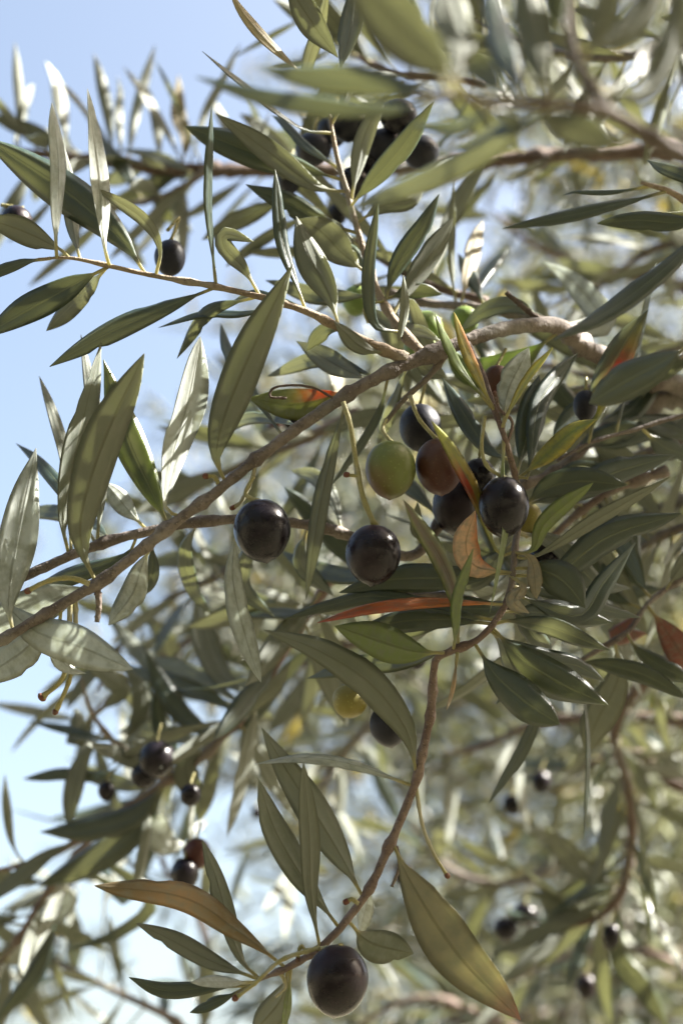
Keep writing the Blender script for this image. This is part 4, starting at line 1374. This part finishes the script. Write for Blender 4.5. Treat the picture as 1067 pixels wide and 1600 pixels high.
# fruit stalks that lost their olives
G.stalk(((650, 1232), (660, 1290), (678, 1335), (697, 1366)), 4.2, 3.0)
G.stalk(((619, 1322), (624, 1352), (612, 1385)), 4, 3, mat='red_bark', tip=False)
G.stalk(((500, 1480), (440, 1500), (400, 1535), (370, 1558)), 4.5, 3.5, z=.478)
G.stalk(((480, 1490), (470, 1478), (466, 1497)), 3.5, 3.5, z=.480)
G.stalk(((560, 1412), (550, 1405), (543, 1408)), 4, 4, z=.485)
G.stalk(((436, 1515), (446, 1540), (430, 1558)), 4, 3, tip=False)
A.stalk(((152, 915), (155, 945), (152, 972)), 7, 5, mat='red_bark', tip=False)
A.stalk(((140, 912), (110, 903), (75, 908), (46, 922)), 5.5, 4.5, z=.482)
A.stalk(((110, 940), (108, 1010), (98, 1060), (68, 1088)), 5, 4.5, z=.494, dz=.004)
A.stalk(((118, 936), (118, 1010), (108, 1065), (88, 1110)), 5, 4, z=.496, dz=.003)
A.stalk(((400, 716), (395, 745), (378, 782), (366, 792)), 4, 3.5)
A.stalk(((345, 762), (335, 745), (324, 744)), 4.5, 4)
D.stalk(((575, 505), (570, 480), (600, 470)), 3, 2.5, tip=False)
# dead curled twig caught on the folded leaf
A.stalk(((520, 622), (490, 606), (455, 602), (428, 606), (422, 620), (448, 622)), 2.2, 2.4, z=.499, mat='dead', tip=False, bump=0.4)
A.stalk(((850, 506), (822, 484), (790, 457)), 6, 4.5, mat='dead', tip=False, bump=0.3)
A.stalk(((695, 556), (668, 590), (630, 625), (602, 660)), 6.5, 4.0, mat='red_bark', tip=False)
G.stalk(((790, 700), (800, 660), (780, 640), (774, 618)), 3, 3, mat='red_bark', tip=True)

# ------------------------------------------------------------------ olives
olive(410, 829, 44, 50, .487, 'black', 'black olive hanging alone left of centre below the diagonal branch', -8, 8, [(396, 745, .494), (384, 772, .492)], 3.2)
s2 = olive(583, 867, 43, 48, .486, 'plum', 'plum-black olive on a long yellow-green stalk in the centre', 4, 8, [(536, 628, .498), (548, 668, .496), (558, 735, .493), (568, 780, .49)], 4.2)
A.stalk(((562, 744), (552, 743), (544, 742)), 3, 3.5, z=.492)
olive(610, 734, 40, 46, .497, 'turning', 'large green olive blushing red just below the diagonal branch', 2, 5, [(603, 655, .506), (598, 672, .502)], 3.2)
olive(686, 729, 38, 45, .502, 'red', 'red-brown olive touching the large green one', -4, 5, [(640, 618, .508), (655, 655, .506)], 3.2)
olive(787, 792, 39, 48, .487, 'black', 'glossy black olive behind a thin hanging leaf, right of centre', 3, 6, [(757, 650, .493), (752, 700, .491), (762, 730, .489)], 3)
olive(527, 1532, 48, 55, .474, 'plum', 'lowest and largest black olive at the bottom of the hanging twig', 6, 10, [(498, 1482, .486)], 3.2)
olive(712, 790, 38, 46, .532, 'plum', 'dark brown olive in shade between the red-brown and the glossy black one', 5, 0, [(700, 700, .535), (706, 725, .533)])
olive(748, 748, 27, 33, .525, 'black', 'small dark olive peeking out above left of the glossy black one', 0, 0, [(752, 690, .525)])
olive(656, 668, 33, 38, .535, 'navy', 'dark blue-black olive behind the stalks above the red-brown one', 0, 0, [(664, 600, .53)])
olive(822, 812, 25, 28, .515, 'yellow_green', 'yellow-green olive half hidden behind the glossy black one', 0, 0, [(812, 770, .508)])
olive(853, 868, 26, 30, .53, 'black', 'dark olive in shade under the narrow olive-green leaf', 0, 0, [(830, 825, .52)])
olive(776, 597, 23, 27, .522, 'red', 'purplish olive under the bend of the thick branch', 0, 0, [(790, 545, .525)])
olive(666, 512, 27, 26, .548, 'bright_green', 'upper bright green olive above the diagonal branch', 60, 0, [(640, 480, .56)])
olive(656, 545, 25, 27, .540, 'bright_green', 'lower bright green olive resting against the diagonal branch', 10, 0, [(630, 500, .545)])
olive(726, 500, 22, 22, .562, 'bright_green', 'small bright green olive just left of the branch bend', 0, 0, [(722, 478, .58)])
olive(556, 470, 22, 24, .56, 'bright_green', 'green olive half hidden among leaves at the upright twig', 0, 0, [(572, 440, .55)])
olive(266, 403, 24, 29, .535, 'navy', 'blue-black olive against the sky on the slender left twig', 3, 0, [(262, 360, .535), (280, 340, .54)])
olive(26, 345, 24, 24, .55, 'plum', 'dark olive at the far left edge of the picture', 30, 0, [(2, 320, .55)])
olive(914, 634, 19, 25, .535, 'navy', 'blurred dark olive beside the red-blotched leaf', 0, 0, [(915, 590, .54)])
olive(607, 1134, 30, 34, .522, 'navy', 'blue-black olive behind the long leaf under the cluster', -8, 0, [(598, 1060, .52), (600, 1085, .522)])
olive(546, 1096, 28, 26, .522, 'yellow_green', 'yellow-green olive peeking under the long leaf below the cluster', 20, 0, [(520, 1045, .525)])
for x, y, rx, ry, z, m, lab in [
    (490, 232, 28, 26, .58, 'navy', 'leftmost dark olive of the blurred bunch at the top'),
    (543, 192, 30, 30, .585, 'navy', 'uppermost dark olive of the blurred bunch, behind the upright twig'),
    (622, 182, 29, 28, .58, 'black', 'dark olive at the top of the blurred bunch, under the teal leaf'),
    (657, 238, 29, 27, .58, 'navy', 'rightmost dark olive of the blurred bunch at the top'),
    (600, 228, 28, 28, .59, 'navy', 'dark olive in the middle of the blurred bunch at the top'),
    (552, 286, 24, 26, .585, 'black', 'lowest dark olive of the blurred bunch at the top'),
    (520, 205, 24, 26, .60, 'navy', 'dark olive between the two left ones of the blurred bunch, top'),
    (578, 255, 24, 25, .595, 'black', 'dark olive low in the middle of the blurred bunch at the top'),
    (452, 280, 20, 24, .60, 'navy', 'small dark olive below left of the blurred bunch at the top'),
    (527, 335, 16, 18, .66, 'navy', 'dark olive behind leaves under the blurred bunch'),
    (246, 1186, 29, 29, .63, 'black', 'larger dark olive among shaded leaves at lower left'),
    (225, 1212, 20, 20, .64, 'black', 'dark olive tucked under the larger one at lower left'),
    (167, 1236, 13, 16, .66, 'black', 'small dark olive by the vertical leaf at lower left'),
    (298, 1242, 16, 18, .62, 'black', 'dark olive at the right end of the shaded leaves, lower left'),
    (308, 1334, 21, 25, .63, 'red', 'reddish olive of the blurred pair above the brown leaf'),
    (289, 1366, 22, 26, .625, 'black', 'black olive of the blurred pair above the brown leaf'),
    (402, 1270, 9, 11, .95, 'black', 'tiny dark olive left of the narrow upright leaves'),
    (520, 1262, 10, 12, .95, 'black', 'tiny dark olive right of the narrow upright leaves'),
    (456, 660, 15, 14, .66, 'black', 'small blurred olive under the folded yellow leaf'),
    (432, 668, 14, 17, .68, 'red', 'small blurred brownish olive under the folded yellow leaf'),
    (955, 1463, 14, 20, .78, 'black', 'blurred dark olive under the end of the reddish hanging twig, lower right'),
    (845, 1222, 16, 19, .86, 'black', 'blurred dark olive at right below the thin hanging leaf'),
    (790, 1452, 20, 19, .86, 'black', 'lower left olive of a blurred dark pair near the bottom right'),
    (820, 1428, 20, 17, .86, 'black', 'upper right olive of the blurred dark pair near the bottom right'),
    (800, 1258, 15, 17, .86, 'black', 'blurred dark olive below the narrow tilted leaf at right'),
    (915, 1542, 16, 20, .86, 'plum', 'lowest blurred dark olive, near the bottom right corner'),
    (630, 1368, 16, 20, .86, 'black', 'blurred dark olive beside the stem of the large pinkish-tipped leaf'),
    (942, 782, 14, 16, .64, 'black', 'small dark olive under the dark leaves at right'),
    (650, 1033, 15, 14, .62, 'black', 'small dark olive behind the top of the hanging twig'),
]:
    olive(x, y, rx, ry, z, m, lab, 0, 0, [(x + 6, y - ry * 1.9, z + .004), (x + 2, y - ry * 1.4, z + .002)], 2.4 * .55 / z)

print('leaves', LEAF_COUNT[0], 'triangles', sum(sum(len(p.vertices) - 2 for p in m.polygons) for m in bpy.data.meshes))
